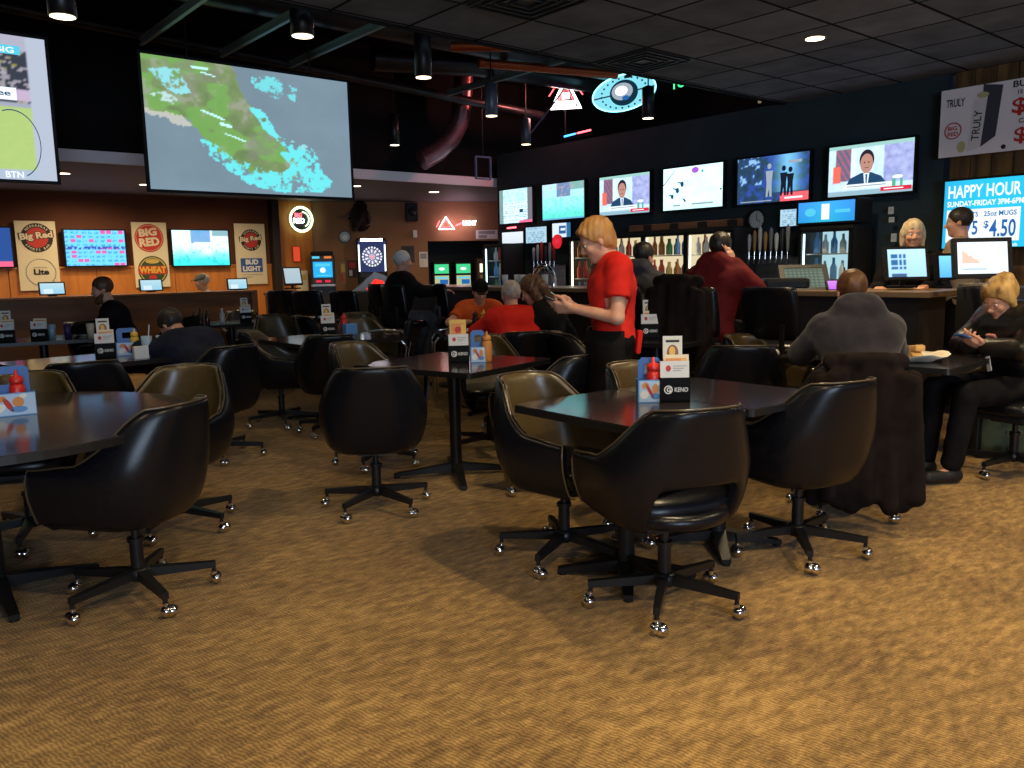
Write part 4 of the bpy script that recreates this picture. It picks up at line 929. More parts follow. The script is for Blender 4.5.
tube_on(P_,pts,.010,Nc,'neon_rim',r,.01,True); MB().box((.06,0,.33),(.12,.22,.3)).build('hanger_box',blackpl,r)
P_=Panel((.04,0,0),(.35,-.94,.10),(-.05,.12,1),(-.94,-.35,0)); P_.disc(0,0,.43,signblk,-.0,ry=.22,n=48); P_.build('back_plate',r)
r=empty('neon_sign',(8.45,6.86,3.50),0,'small green neon word partly hidden by the tile ceiling edge','neon sign'); P_=Panel((0,0,0),(0,-1,0),(0,0,1),(-1,0,0)); P_.text('TOUR',0,0,.10,Ng,.0,wid=.45,bold=.01,rot=.05); P_.build('lettering',r); MB().box((.02,-.22,.05),(.01,.5,.02)).build('mount_bar',blackpl,r)
r=empty('light_bar',(8.38,8.72,3.17),0,'thin blue and red light bar on top of the bar wall','light bar'); MB().tube([(0,.0,.0),(0,-.22,.01)],.012,8).build('blue_tube',Nb,r); MB().tube([(0,-.26,.012),(0,-.52,.02)],.012,8).build('red_tube',Nr,r); MB().box((.02,-.26,-.03),(.02,.56,.02)).build('base',blackpl,r)
r=empty('pendant_candle',(8.1,5.35,3.1),0,'thin pale light tube hanging just below the tile ceiling edge','hanging light'); MB().cyl((0,0,-.03),(0,0,.12),.018,n=10).build('tube',mat('pale_tube',(.3,.28,.2),.5,ecol=(.6,.5,.3),emit=.3),r); MB().cyl((0,0,.12),(0,0,1.1),.005,n=6).build('cord',blackmet,r)
r=empty('ceiling_projector',(7.35,9.3,2.58),0,'small blue-edged box frame hanging beside the soffit end','hanging frame')
mf=MB()
for (c,d) in (((0,0,0),(.26,.03,.02)),((0,0,.30),(.26,.03,.02)),((-.13,0,.15),(.02,.03,.3)),((.13,0,.15),(.02,.03,.3))): mf.box(c,d)
mf.build('frame',mat('frame_blue',(.12,.17,.3),.4),r); MB().cyl((0,0,.31),(0,0,1.38),.008,n=6).build('stem',blackmet,r)

# ---------------------------------------------------------------- bar
barw=noise_mat('bar_top_wood',(.20,.12,.06),(.30,.19,.10),scale=2,rough=.3,stretch=(6,.5,1)); barblk=noise_mat('bar_front_black',(.010,.009,.010),(.018,.015,.015),scale=3,rough=.55)
r=empty('bar_counter',(6.35,6.35,0),0,'long dark bar counter with pale wooden top edge','bar counter')
MB().bbox((0,0,1.095),(.70,7.6,.044),.008).build('countertop',barw,r)
fb=MB(); fb.box((-.05,0,.54),(.45,7.4,1.07)); fb.build('front_panel',barblk,r); MB().tube([(-.42,-3.7,.17),(-.42,3.7,.17)],.025,10).build('foot_rail',mat('dull_brass',(.25,.17,.07),.35,.9),r)
for k in range(5): MB().box((-.33,-3.6+1.8*k,.17),(.18,.03,.03)).build('rail_bracket',blackmet,r)
# back bar counter
r=empty('back_bar',(7.95,4.2,0),0,'steel-topped black back bar under the beer taps','back bar'); MB().bbox((0,0,.9),(.5,2.2,.04),.006).build('top',steel,r); MB().box((0.02,0,.44),(.45,2.18,.88)).build('cabinet',barblk,r)
# beer tap wall (right group): steel splash plate, shanks, handles
def taps(y0,y1,n,z,label,cols,xx=8.16):
    r=empty('beer_tap_row',(xx,y0,z),0,label,'beer taps'); MB().box((.05,-(y1-y0)/-2*-1 if False else -(y0-y1)/2,-.17),(.03,abs(y0-y1)+.1,.34)).build('splash_plate',steel,r)
    for i in range(n):
        y=-(y0-y1)*(i+.5)/n; h=.20+.08*((i*37)%5)/4; mb=MB(); m_=cols[i%len(cols)]
        MB().lathe([(.010,.06),(.016,.09),(.024,.06+h*.7),(.020,.06+h*.9),(.006,.06+h)],c=(-.10,y,0),n=12).build('tap_handle',m_,r)
        mb.cyl((.04,y,.0),(-.10,y,.02),.012,n=10); mb.cyl((-.10,y,.06),(-.10,y,-.02),.012,n=10); mb.cyl((-.10,y,-.01),(-.115,y,-.07),.009,n=8); mb.build('faucet',chrome,r)
th=[mat('tap_pale',(.45,.47,.52),.4),mat('tap_wood',(.35,.2,.08),.4),mat('tap_white',(.6,.6,.6),.4),mat('tap_gold',(.45,.25,.05),.4),mat('tap_grey',(.2,.2,.24),.4),K_white,mat('tap_black',(.04,.04,.04),.4)]
taps(5.45,4.90,8,1.40,'row of eight tall beer tap handles on steel under the clock',th); taps(9.10,8.58,6,1.36,'far row of beer tap handles left of the waiter',[th[0],th[2],K_red,th[6],th[0],K_red])
# wall clock
r=empty('wall_clock',(8.16,5.39,1.82),0,'round white wall clock between the hockey television and taps','clock'); P_=Panel((0,0,0),**BW)
P_.disc(0,0,.115,blackpl,.0); P_.disc(0,0,.097,mat('clock_face',(.55,.6,.65),.5),.004); P_.rect(-.004,0,.004,.07,K_black,.006); P_.poly([(0,-.005),(.05,-.03),(.05,-.022),(0,.004)],K_black,.006)
for i in range(12): P_.disc(.085*math.cos(i*math.pi/6),.085*math.sin(i*math.pi/6),.006,K_black,.006,n=6)
P_.build('face',r); MB().tube([(-.008,.108*math.cos(t),.108*math.sin(t)) for t in np.linspace(0,2*math.pi,32,endpoint=False)],.012,8,close=True).build('rim',blackpl,r)
# glass door coolers
cool_w=emis('cooler_glow',(1,.90,.66),4.5); cool_b=emis('cooler_glow_blue',(.60,.92,1),3.5)
cool_back=emis('cooler_back_warm',(1,.84,.52),.75); cool_backb=emis('cooler_back_cool',(.55,.9,1),.7)
glassm=mat('door_glass',(1,1,1),.02,trans=1.0); 
shelfm=mat('cooler_shelf',(.5,.5,.48),.4,.5)
BC=[mat('bottle_amber',(.45,.16,.03),.2),mat('bottle_green',(.10,.38,.12),.2),mat('can_blue',(.15,.35,.7),.3),mat('can_silver',(.8,.8,.78),.3),mat('can_red',(.7,.08,.05),.3),mat('bottle_gold',(.85,.62,.2),.3)]
def bottle_mb(h=.20,r=.028): return MB().lathe([(r*.9,0),(r,.01),(r,h*.55),(r*.42,h*.75),(r*.40,h*.96),(r*.46,h)],n=10)
bproto=[]
for i,m_ in enumerate(BC):
    bproto.append(m_)
_bm={}
def bottle(x,y,z,i,label,group):
    if i not in _bm: _bm[i]=bottle_mb(.19 if i%2 else .22,.033).build('beer_bottle',bproto[i]); o=_bm[i]
    else: o=_bm[i].copy(); COL.objects.link(o)
    o.location=(x,y,z); tag(o,label,'bottle',group); return o
def cooler(y0,y1,z0,z1,ndoor,label,glow,lblpos,x0=7.78,shelves=4,per=5,head=None):
    r=empty('glass_door_cooler',(x0,y0,0),0,label,'cooler'); W=y0-y1; D=.42
    b=MB(); b.box((D,-W/2,(z0+z1)/2),(.03,W,z1-z0)); b.box((D/2,0-.01,(z0+z1)/2),(D,.02,z1-z0)); b.box((D/2,-W+.01,(z0+z1)/2),(D,.02,z1-z0)); b.box((D/2,-W/2,z0-.015),(D,W,.03)); b.box((D/2,-W/2,z1+.015),(D,W,.03)); b.box((D/2,-W/2,z0/2),(D,W,max(.02,z0-.03))); b.build('cabinet',barblk,r)
    MB().box((D-.02,-W/2,(z0+z1)/2),(.006,W-.05,z1-z0-.02)).build('lit_back',cool_back if glow is cool_w else cool_backb,r)  # panel emits, standing in for lamplight on the cooler's back
    for k in range(shelves): MB().box((D/2+.03,-W/2,z0+.02+(z1-z0)*k/shelves),(D*.8,W-.05,.012)).build('shelf',shelfm,r)
    for k in range(ndoor):
        for yy in (-W*k/ndoor-.034,-W*(k+1)/ndoor+.034): MB().box((.02,yy,(z0+z1)/2),(.014,.012,z1-z0-.08)).build('added_light_strip',glow,r)  # glowing door-edge strips added to brighten the bottle fronts
        ya=-W*k/ndoor; yb=-W*(k+1)/ndoor; f=MB(); t=.028
        for (c,d) in (((-.01,(ya+yb)/2,z0+t/2),(.03,ya-yb-.01,t)),((-.01,(ya+yb)/2,z1-t/2),(.03,ya-yb-.01,t)),((-.01,ya-t/2,(z0+z1)/2),(.03,t,z1-z0)),((-.01,yb+t/2,(z0+z1)/2),(.03,t,z1-z0))): f.box(c,d)
        dr=f.build('door',blackpl,r); MB().cyl((-.05,yb+.045,(z0+z1)/2-.15),(-.05,yb+.045,(z0+z1)/2+.15),.009,n=8).build('handle',steel,dr)
    return r,W
r,W=cooler(8.02,5.42,.60,1.70,4,'long four-door glass cooler glowing warm white behind the bar',cool_w,None)
for dk_ in range(4):
    for sh in range(1,4):
        z=.62+1.1*sh/4+.010
        for k in range(9):
            y=8.02-.06-.65*dk_-(k+.5)*.53/9; ci=(dk_*3+sh*2+(k//3)+(k*dk_)%2)%6; bottle(7.88+.05*(k%2),y,z,ci,'%s bottle, %s shelf, %s door of the long cooler, %s from left'%(('amber','green','blue','silver','red','gold')[ci],('low','middle','top')[sh-1],('first','second','third','fourth')[dk_],('first','second','third','fourth','fifth','sixth','seventh','eighth','ninth')[k]),'bottles in the long four-door cooler')
r,W=cooler(9.88,9.42,.7,1.66,1,'narrow glass door cooler glowing cyan at the far end of the bar wall',cool_b,None)
for sh in range(1,4):
    for k in range(4): bottle(7.95,9.80-.1*k,.722+.96*sh/4+.006,(k+sh)%6,'bottle on the %s shelf of the narrow far cyan cooler, %s from left'%(('low','middle','top')[sh-1],('first','second','third','fourth')[k]),'bottles in the narrow far cooler')
r,W=cooler(4.60,4.04,.6,1.66,1,'single glass door cooler with bright white interior and blue header',cool_b,None,x0=7.74)
for sh in range(1,4):
    for k in range(5): bottle(7.93,4.52-.095*k,.622+1.06*sh/4+.006,(3 if k%2 else 2),'bottle on the %s shelf of the bright single cooler, %s from left'%(('low','middle','top')[sh-1],('first','second','third','fourth','fifth')[k]),'containers in the bright single cooler')
hb=tv('cooler_header',"blue lit header sign above the bright single-door cooler",'sign',(7.73,4.62,1.73),**BW,w=.60,h=.20,bez=.02,depth=.3,fn=lambda U,V:[.02+.02*V,.22+.1*np.exp(-((U-.5)/.3)**2),.50+.2*V+0*U],nx=24,ny=8,art=lambda a,w,h:(a.rect(w*.42,h*.12,w*.56,h*.88,E_white,.003),a.disc(w*.22,h*.5,w*.10,E_cyan,.003,ry=h*.2),a.rect(w*.66,h*.42,w*.92,h*.58,E_cyan,.003)),m=scr_b)
# wooden carved bar sign, round red badge, backpack, notes
r=empty('carved_wood_sign',(8.12,7.25,1.80),0,'long brown wooden plank with dark blocks above the cooler doors','wood sign'); plk=noise_mat('plank_brown',(.16,.07,.035),(.24,.11,.05),scale=3,stretch=(1,.6,6),rough=.6)
MB().bbox((0,-.85,0),(.04,1.7,.085),.012).build('plank',plk,r)
for k in range(4): MB().box((-.025,-.32-.42*k,0),(.02,.12,.07)).build('block',K_black,r)
r=empty('round_badge',(8.12,8.62,1.69),0,'round red lit badge left of the waiter','sign'); P_=Panel((0,0,0),**BW); P_.disc(0,0,.10,emis('badge_red',(.75,.02,.03),.9),.002); P_.rect(-.05,-.03,.05,.03,E_red,.004); P_.build('lit_face',r); MB().lathe([(.10,0),(.10,.02)],n=28,axis='x').build('rim',K_red,r)
tag(MB().tube([(8.15,9.75,1.93),(8.15,9.55,1.935)],.012,8).build('red_light_tube',Nr),'short red tube between the far television and the white panel','light tube')
for k,(y,z,hh) in enumerate(((3.90,1.86,.07),(3.89,1.76,.05),(3.86,1.60,.08),(3.88,1.35,.16))):
    r=empty('wall_note',(8.155,y,z),0,'white paper note beside the bright cooler, '+['highest','second from top','third from top','lowest and longest'][k],'note'); P_=Panel((0,0,0),**BW); P_.rect(0,-hh,.055,0,mat('note_white',(.6,.65,.7),.6),.003); P_.build('paper',r); P_=Panel((0,0,0),**BW); 
    P_.rect(.01,-hh*.35,.045,-hh*.28,K_grey,.005); P_.rect(.01,-hh*.6,.045,-hh*.53,K_grey,.005); P_.build('writing',r)
r=empty('backpack',(5.98,5.72,1.118),math.radians(60),'grey backpack standing on the bar left of the waiter hand','backpack'); bg=noise_mat('grey_fabric',(.12,.14,.15),(.18,.20,.21),scale=20,rough=.8)
MB().bbox((0,0,.14),(.26,.16,.27),.06).build('body',bg,r); MB().bbox((0,-.09,.09),(.20,.05,.14),.03).build('front_pocket',mat('grey_dark',(.05,.055,.06),.7),r); MB().tube([(-.1,-.0,.22),(-.07,0,.31),(0,0,.335),(.07,0,.31),(.1,0,.22)],.012,8).build('carry_strap',black,r)
# chrome draft tower arch on the bar
r=empty('draft_tower',(6.15,6.75,1.118),math.radians(90),'polished chrome arched draft tower on the bar behind the curly haired woman','draft tower')
MB().tube([(-.16,0,0),(-.16,0,.10),(-.13,0,.17),(-.07,0,.22),(0,0,.235),(.07,0,.22),(.13,0,.17),(.16,0,.10),(.16,0,0)],.028,12).build('arch',chrome,r)
for k in (-.07,0,.07): MB().cyl((k,-.03,.20),(k,-.06,.17),.008,n=8).cyl((k,-.06,.18),(k,-.06,.27),.010,.014,n=8).build('tap',K_black,r)
for k,(y,x,gl) in enumerate(((7.05,6.1,'nearest its left side'),(7.2,6.15,'second to its left'),(7.3,6.05,'farthest left'),(6.62,6.05,'on its right'))):
    g=tag(MB().lathe([(.030,0),(.038,.14),(.034,.14),(.027,.006)],n=14).build('pint_glass',mat('clear_plastic',(.55,.6,.65),.15,spec=.8)),'clear pint glass beside the chrome draft tower, '+gl,'glass','glasses by the draft tower'); g.location=(x,y,1.118)
# registers
def fn_pos(U,V):
    c=[.32+.1*V,.56+.1*V,.80+0*U]; g=(U>.10)&(U<.5)&(V>.3)&(V<.85); c=lay(c,1.*(g&(((U-.1)*10%1)<.8)&(((V-.3)*8%1)<.75)),[.03,.12,.28]); return lay(c,1.*((V<.14)&(U<.5)&(U>.1)),[.05,.1,.2])
def fn_pale2(U,V):
    c=[.72+0*U,.80+0*U,.88+0*U]; c=lay(c,1.*((U>.08)&(U<.45)&(V>.35)&(V<.8)&(V<.85-U)),[.85,.45,.35]); return lay(c,1.*((V<.2)&(V>.12)&(U>.1)&(U<.6)),[.3,.4,.5])
def fn_bl(U,V): return [.08+.1*V,.35+.2*V,.80+0*U]
def fn_keys(U,V):
    c=[.10+0*U,.12+0*U,.10+0*U]; c=lay(c,1.*((((U*9)%1)<.7)&(((V*7)%1)<.65)),[.17,.23,.17]); return c
CR=Vector((.766,-.643,0))
def terminal(label,O,ang,tilt,w,h,fn,m=None,name='register_monitor',bezel=.02,stand=True,body=None):
    u=Vector((math.cos(ang),math.sin(ang),0)); n0=Vector((u.y,-u.x,0)); v=Vector((0,0,1))*math.cos(tilt)-n0*math.sin(tilt); n=n0*math.cos(tilt)+Vector((0,0,1))*math.sin(tilt)
    r=tv(name,label,'monitor',O,u,v,n,w,h,bezel,.035,fn,28,20,m)
    if stand:
        back=-n0*.09
        MB().bbox(u*(w/2)+back+Vector((0,0,-.075)),(.2,.16,.02),.006).cyl(u*(w/2)+back+Vector((0,0,-.07)),u*(w/2)+v*(h*.4)-n*.03,.02,n=10).build('stand',body or blackpl,r)
    return r
terminal('touch screen register monitor with a blue keypad, in front of the blonde bartender',(6.22,2.95,1.215),math.radians(-40),math.radians(14),.29,.215,fn_pos,scr_b)
terminal('register monitor with a whitish screen at the right end of the bar',(5.98,2.36,1.24),math.radians(-45),math.radians(12),.33,.22,fn_pale2,scr_b,bezel=.028,body=mat('beige_plastic',(.35,.28,.2),.5))
terminal('narrow blue monitor between the two register monitors',(6.75,2.80,1.20),math.radians(-25),math.radians(8),.13,.17,fn_bl,scr_b)
r=terminal('large black order machine lying tilted on the bar with green-grey keys',(5.98,3.66,1.135),math.radians(-50),math.radians(50),.30,.24,fn_keys,scr,name='order_terminal',bezel=.04,stand=False)
MB().bbox(Vector((.12,.10,.03)),(.36,.34,.10),.03,rot=Matrix.Rotation(math.radians(-50),3,'Z')).build('base',blackpl,r)
q=terminal('flat purple-lit touch pad right of the green-grey order machine',(6.10,3.36,1.120),math.radians(-50),math.radians(55),.15,.12,lambda U,V:[.40+.1*V,.10+.1*V,.62+0*U],scr_b,name='touch_pad',bezel=.012,stand=False)
# green crate stand beneath the right monitor
r=empty('drawer_cabinet',(6.20,2.14,0),math.radians(-40),'dark cabinet with mottled green drawers beneath the right register monitor','cabinet'); gm=noise_mat('mottled_green',(.02,.045,.018),(.09,.12,.05),scale=9,rough=.5)
MB().bbox((0,0,.58),(.46,.36,1.14),.01).build('body',barblk,r)
for z,hh in ((.86,.33),(.50,.33),(.16,.28)):
    d=MB().bbox((0,-.19,z),(.42,.03,hh),.01).build('drawer',gm,r); MB().box((0,-.215,z+.02),(.10,.02,.02)).build('handle',steel,d)
# kiosk desk at half wall end
r=empty('host_desk',(5.55,12.0,0),math.radians(-15),'dark desk right of the half wall end carrying a tilted tablet','desk'); MB().bbox((0,0,1.0),(.62,.45,.04),.008).build('top',barblk,r); MB().box((-.27,0,.5),(.04,.4,.98)).box((.27,0,.5),(.04,.4,.98)).box((0,.1,.6),(.5,.03,.7)).build('frame',barblk,r)
terminal('tilted tablet screen on the dark desk below the BUD LIGHT poster',(5.42,11.72,1.16),math.radians(-12),math.radians(25),.24,.25,lambda U,V:[.40+.05*V,.52+.05*V,.60+0*U],scr)
# happy hour screen and banner on plank wall
def fn_hh(U,V):
    g=np.exp(-((U-.45)**2/.3)); c=[.02+0*U,.25+.16*g,.48+.2*g]; return c
def hh(a,w,h):
    a.text('HAPPY HOUR',w*.035,h*.74,h*.19,E_white,.003,wid=w*.62,bold=.02); a.text('SUNDAY-FRIDAY 3PM-6PM',w*.03,h*.615,h*.085,E_white,.003,wid=w*.65,bold=.03)
    a.rect(w*.03,h*.09,w*.66,h*.57,E_white,.003); a.text('16oz PINTS   25oz MUGS',w*.05,h*.455,h*.075,E_blue,.005,wid=w*.58); a.text('$3.75',w*.06,h*.16,h*.24,E_blue,.005,wid=w*.25,bold=.02); a.text('$',w*.36,h*.27,h*.12,E_blue,.005); a.text('4.50',w*.41,h*.15,h*.25,E_blue,.005,wid=w*.22,bold=.02)
    a.text('All Drafts and House Wells',w*.30,h*.01,h*.045,E_white,.003,wid=w*.35)
tv('promotion_screen','bright blue screen reading HAPPY HOUR on the plank wall','screen',(8.12,3.36,1.44),**BW,w=.98,h=.61,bez=.02,depth=.08,fn=fn_hh,nx=30,ny=20,art=hh,m=scr_b)
r=empty('drink_banner',(8.10,3.43,2.27),0,'white banner reading TRULY with red prices high on the plank wall','banner'); MB().box((.01,-.75,.30),(.01,1.5,.60)).build('sheet',mat('banner_white',(.90,.84,.90),.6),r)
P_=Panel((.003,0,0),**BW); P_.text('TRULY',.05,.44,.07,K_black,.004,wid=.16,bold=.01); P_.poly([(.25,.03),(.36,.06),(.40,.50),(.29,.47)],mat('can_white',(.75,.72,.75),.5),.004); P_.text('TRULY',.345,.12,.065,K_black,.007,wid=.26,rot=1.50,bold=.01)
P_.poly([(.36,.06),(.48,.14),(.52,.57),(.36,.60)],mat('banner_dark',(.05,.05,.08),.6),.003); P_.ring(.12,.23,.065,.075,K_red,.004); P_.text('BIG',.075,.235,.035,K_red,.004,wid=.08); P_.text('RED',.075,.185,.035,K_red,.004,wid=.09); P_.disc(.36,.51,.05,mat('lime',(.55,.5,.25),.6),.005,ry=.025); P_.disc(.20,.08,.035,mat('lime',(.55,.5,.25),.6),.005,ry=.05)
P_.text('BUCKETS',.60,.53,.055,K_black,.004,wid=.36,bold=.02); P_.text('15 FOR',.64,.47,.035,K_black,.004); P_.text('$15',.60,.29,.15,K_red,.004,wid=.36,bold=.02); P_.text('CANS',.66,.225,.04,K_black,.004,bold=.02); P_.text('$4.00',.63,.05,.14,K_red,.004,wid=.5,bold=.02); P_.disc(.55,.04,.02,K_black,.003); P_.build('print',r)
# ---------------------------------------------------------------- people: continuous bodies grown from a blended field
def surface_nets(Fd,org,h):
    ins=Fd<0
    c=sum(ins[i:ins.shape[0]-1+i,j:ins.shape[1]-1+j,k:ins.shape[2]-1+k].astype(np.int8) for i in (0,1) for j in (0,1) for k in (0,1))
    act=(c>0)&(c<8); ids=np.argwhere(act); n=len(ids)
    idx=np.full(act.shape,-1,np.int32); idx[act]=np.arange(n)
    off=np.array([(i,j,k) for i in (0,1) for j in (0,1) for k in (0,1)])
    val=np.stack([Fd[ids[:,0]+o[0],ids[:,1]+o[1],ids[:,2]+o[2]] for o in off],1)
    P_=np.zeros((n,3)); cnt=np.zeros(n)
    for a in range(8):
        for b in range(a+1,8):
            if np.abs(off[a]-off[b]).sum()!=1: continue
            va,vb=val[:,a],val[:,b]; m=(va<0)!=(vb<0); t=np.where(m,va/(va-vb+1e-12),0)
            P_+=np.where(m[:,None],off[a]+(off[b]-off[a])*t[:,None],0); cnt+=m
    V=(ids+P_/cnt[:,None])*h+org; F=[]
    for ax in range(3):
        o=[0,0,0]; o[ax]=1
        A=ins[:ins.shape[0]-o[0],:ins.shape[1]-o[1],:ins.shape[2]-o[2]]; B=ins[o[0]:,o[1]:,o[2]:]
        e=np.argwhere(A!=B); 
        a1,a2=[x for x in range(3) if x!=ax]
        ok=(e[:,a1]>0)&(e[:,a2]>0)&(e[:,a1]<act.shape[a1])&(e[:,a2]<act.shape[a2])&(e[:,ax]<act.shape[ax]); e=e[ok]
        q=[]
        for d1,d2 in ((1,1),(0,1),(0,0),(1,0)):
            f=e.copy(); f[:,a1]-=d1; f[:,a2]-=d2; q.append(idx[f[:,0],f[:,1],f[:,2]])
        q=np.stack(q,1); s=A[e[:,0],e[:,1],e[:,2]]
        if ax==1: s=~s
        q=np.where(s[:,None],q,q[:,::-1]); F.append(q)
    F=np.concatenate(F); F=F[(F>=0).all(1)]
    return V,F
class Field:
    def __init__(s): s.p=[]
    def cap(s,a,b,ra,rb=None,k=.03,sc=None): s.p.append(('c',np.array(a,float),np.array(b,float),ra,ra if rb is None else rb,k,sc)); return s
    def ell(s,c,r,R=None,k=.02,sub=False): s.p.append(('e',np.array(c,float),np.array(r,float),np.eye(3) if R is None else R,None,k,sub)); return s
    def clip(s,fn): s.p.append(('f',fn)); return s
    def mesh(s,h,name,m,parent):
        lo=np.array([9e9]*3); hi=-lo
        for q in s.p:
            if q[0]=='c': r=max(q[3],q[4])+.03; lo=np.minimum(lo,np.minimum(q[1],q[2])-r); hi=np.maximum(hi,np.maximum(q[1],q[2])+r)
            if q[0]=='e' and not q[6]: r=q[2].max()+.02; lo=np.minimum(lo,q[1]-r); hi=np.maximum(hi,q[1]+r)
        nn=np.ceil((hi-lo)/h).astype(int)+2
        G=np.full(nn,.12,np.float32)
        def win(a,b):
            i0=np.clip(((a-lo)/h).astype(int)-1,0,nn-1); i1=np.clip(((b-lo)/h).astype(int)+2,1,nn); sl=tuple(slice(x,y) for x,y in zip(i0,i1))
            ax=[lo[d]+h*np.arange(i0[d],i1[d]) for d in range(3)]; return sl,np.meshgrid(*ax,indexing='ij',sparse=True)
        for q in s.p:
            if q[0]=='c':
                _,a,b,ra,rb,k,sc=q; r=max(ra,rb)+.09; sl,(X,Y,Z)=win(np.minimum(a,b)-r,np.maximum(a,b)+r)
                d=b-a; L=max(d@d,1e-9); t=np.clip(((X-a[0])*d[0]+(Y-a[1])*d[1]+(Z-a[2])*d[2])/L,0,1)
                f=np.sqrt((X-a[0]-t*d[0])**2+(Y-a[1]-t*d[1])**2+(Z-a[2]-t*d[2])**2)-(ra+(rb-ra)*t)
            elif q[0]=='e':
                _,c,r,R,_,k,sub=q; rr=r.max()+.06; sl,(X,Y,Z)=win(c-rr,c+rr)
                dx,dy,dz=X-c[0],Y-c[1],Z-c[2]; l=[(R[0,i]*dx+R[1,i]*dy+R[2,i]*dz)/r[i] for i in range(3)]
                n_=np.sqrt(l[0]**2+l[1]**2+l[2]**2); f=(n_-1)*r.min()*1.05
                if sub:
                    g=G[sl]; kk=k; f=-f; hh=np.clip(.5-.5*(g-f)/kk,0,1); G[sl]=g*(1-hh)+f*hh+kk*hh*(1-hh); continue
            else:
                X,Y,Z=np.meshgrid(*[lo[d]+h*np.arange(nn[d]) for d in range(3)],indexing='ij',sparse=True); G=np.asarray(q[1](G,X,Y,Z),np.float32); continue
            g=G[sl]; hh=np.clip(.5+.5*(f-g)/k,0,1); G[sl]=f+(g-f)*hh-k*hh*(1-hh)
        G[0]=G[-1]=.1; G[:,0]=G[:,-1]=.1; G[:,:,0]=G[:,:,-1]=.1
        V,F=surface_nets(G,lo,h)
        return np_mesh(name,V,F,m,parent)
def rotm(yaw=0,pitch=0,roll=0):
    cy,sy=math.cos(yaw),math.sin(yaw); cp,sp=math.cos(pitch),math.sin(pitch); cr,sr=math.cos(roll),math.sin(roll)
    return np.array([[cy,-sy,0],[sy,cy,0],[0,0,1]])@np.array([[1,0,0],[0,cp,-sp],[0,sp,cp]])@np.array([[cr,0,sr],[0,1,0],[-sr,0,cr]])
def unit(v): v=np.array(v,float); return v/np.linalg.norm(v)
def hand(f,w,d,n,side,curl=.6,sp=1.0,r=.0095,thumb=.6):
    """w wrist, d finger direction, n palm normal (palm faces n), side +-1: where the thumb is along s"""
    w=np.array(w,float); d=unit(d); n=unit(np.array(n)-d*np.dot(n,d)); s=np.cross(d,n)*side
    for i in range(4):
        o=(1.5-i); K=w+d*(.088-.004*abs(o-.5))+s*o*.0205
        f.cap(w+s*o*.012+d*.01,K,.016,.0125,k=.012)
        L=[.044,.048,.044,.034][i]; p=K; ang=curl*(.5+.12*i)
        for j,(kk,q) in enumerate(((1,1),(.62,1.9),(.5,2.6))):
            a=ang*q; e=p+(d*math.cos(a)+n*math.sin(a))*L*kk*.95; f.cap(p,e,r*(1-.06*j),r*(.94-.06*j),k=.004); p=e
    b=w+d*.028+s*.028; m_=b+(d*.55+s*.75+n*.35*thumb)*.036; f.cap(b,m_,.015,.0125,k=.012); e=m_+(d*.85+s*.25+n*.5*thumb)*.034; f.cap(m_,e,.0115,.010,k=.006); f.cap(e,e+(d*.9+n*.35*thumb-s*.1)*.024,.010,.009,k=.004)
SKM={'skin':skin,'tan':skin2}
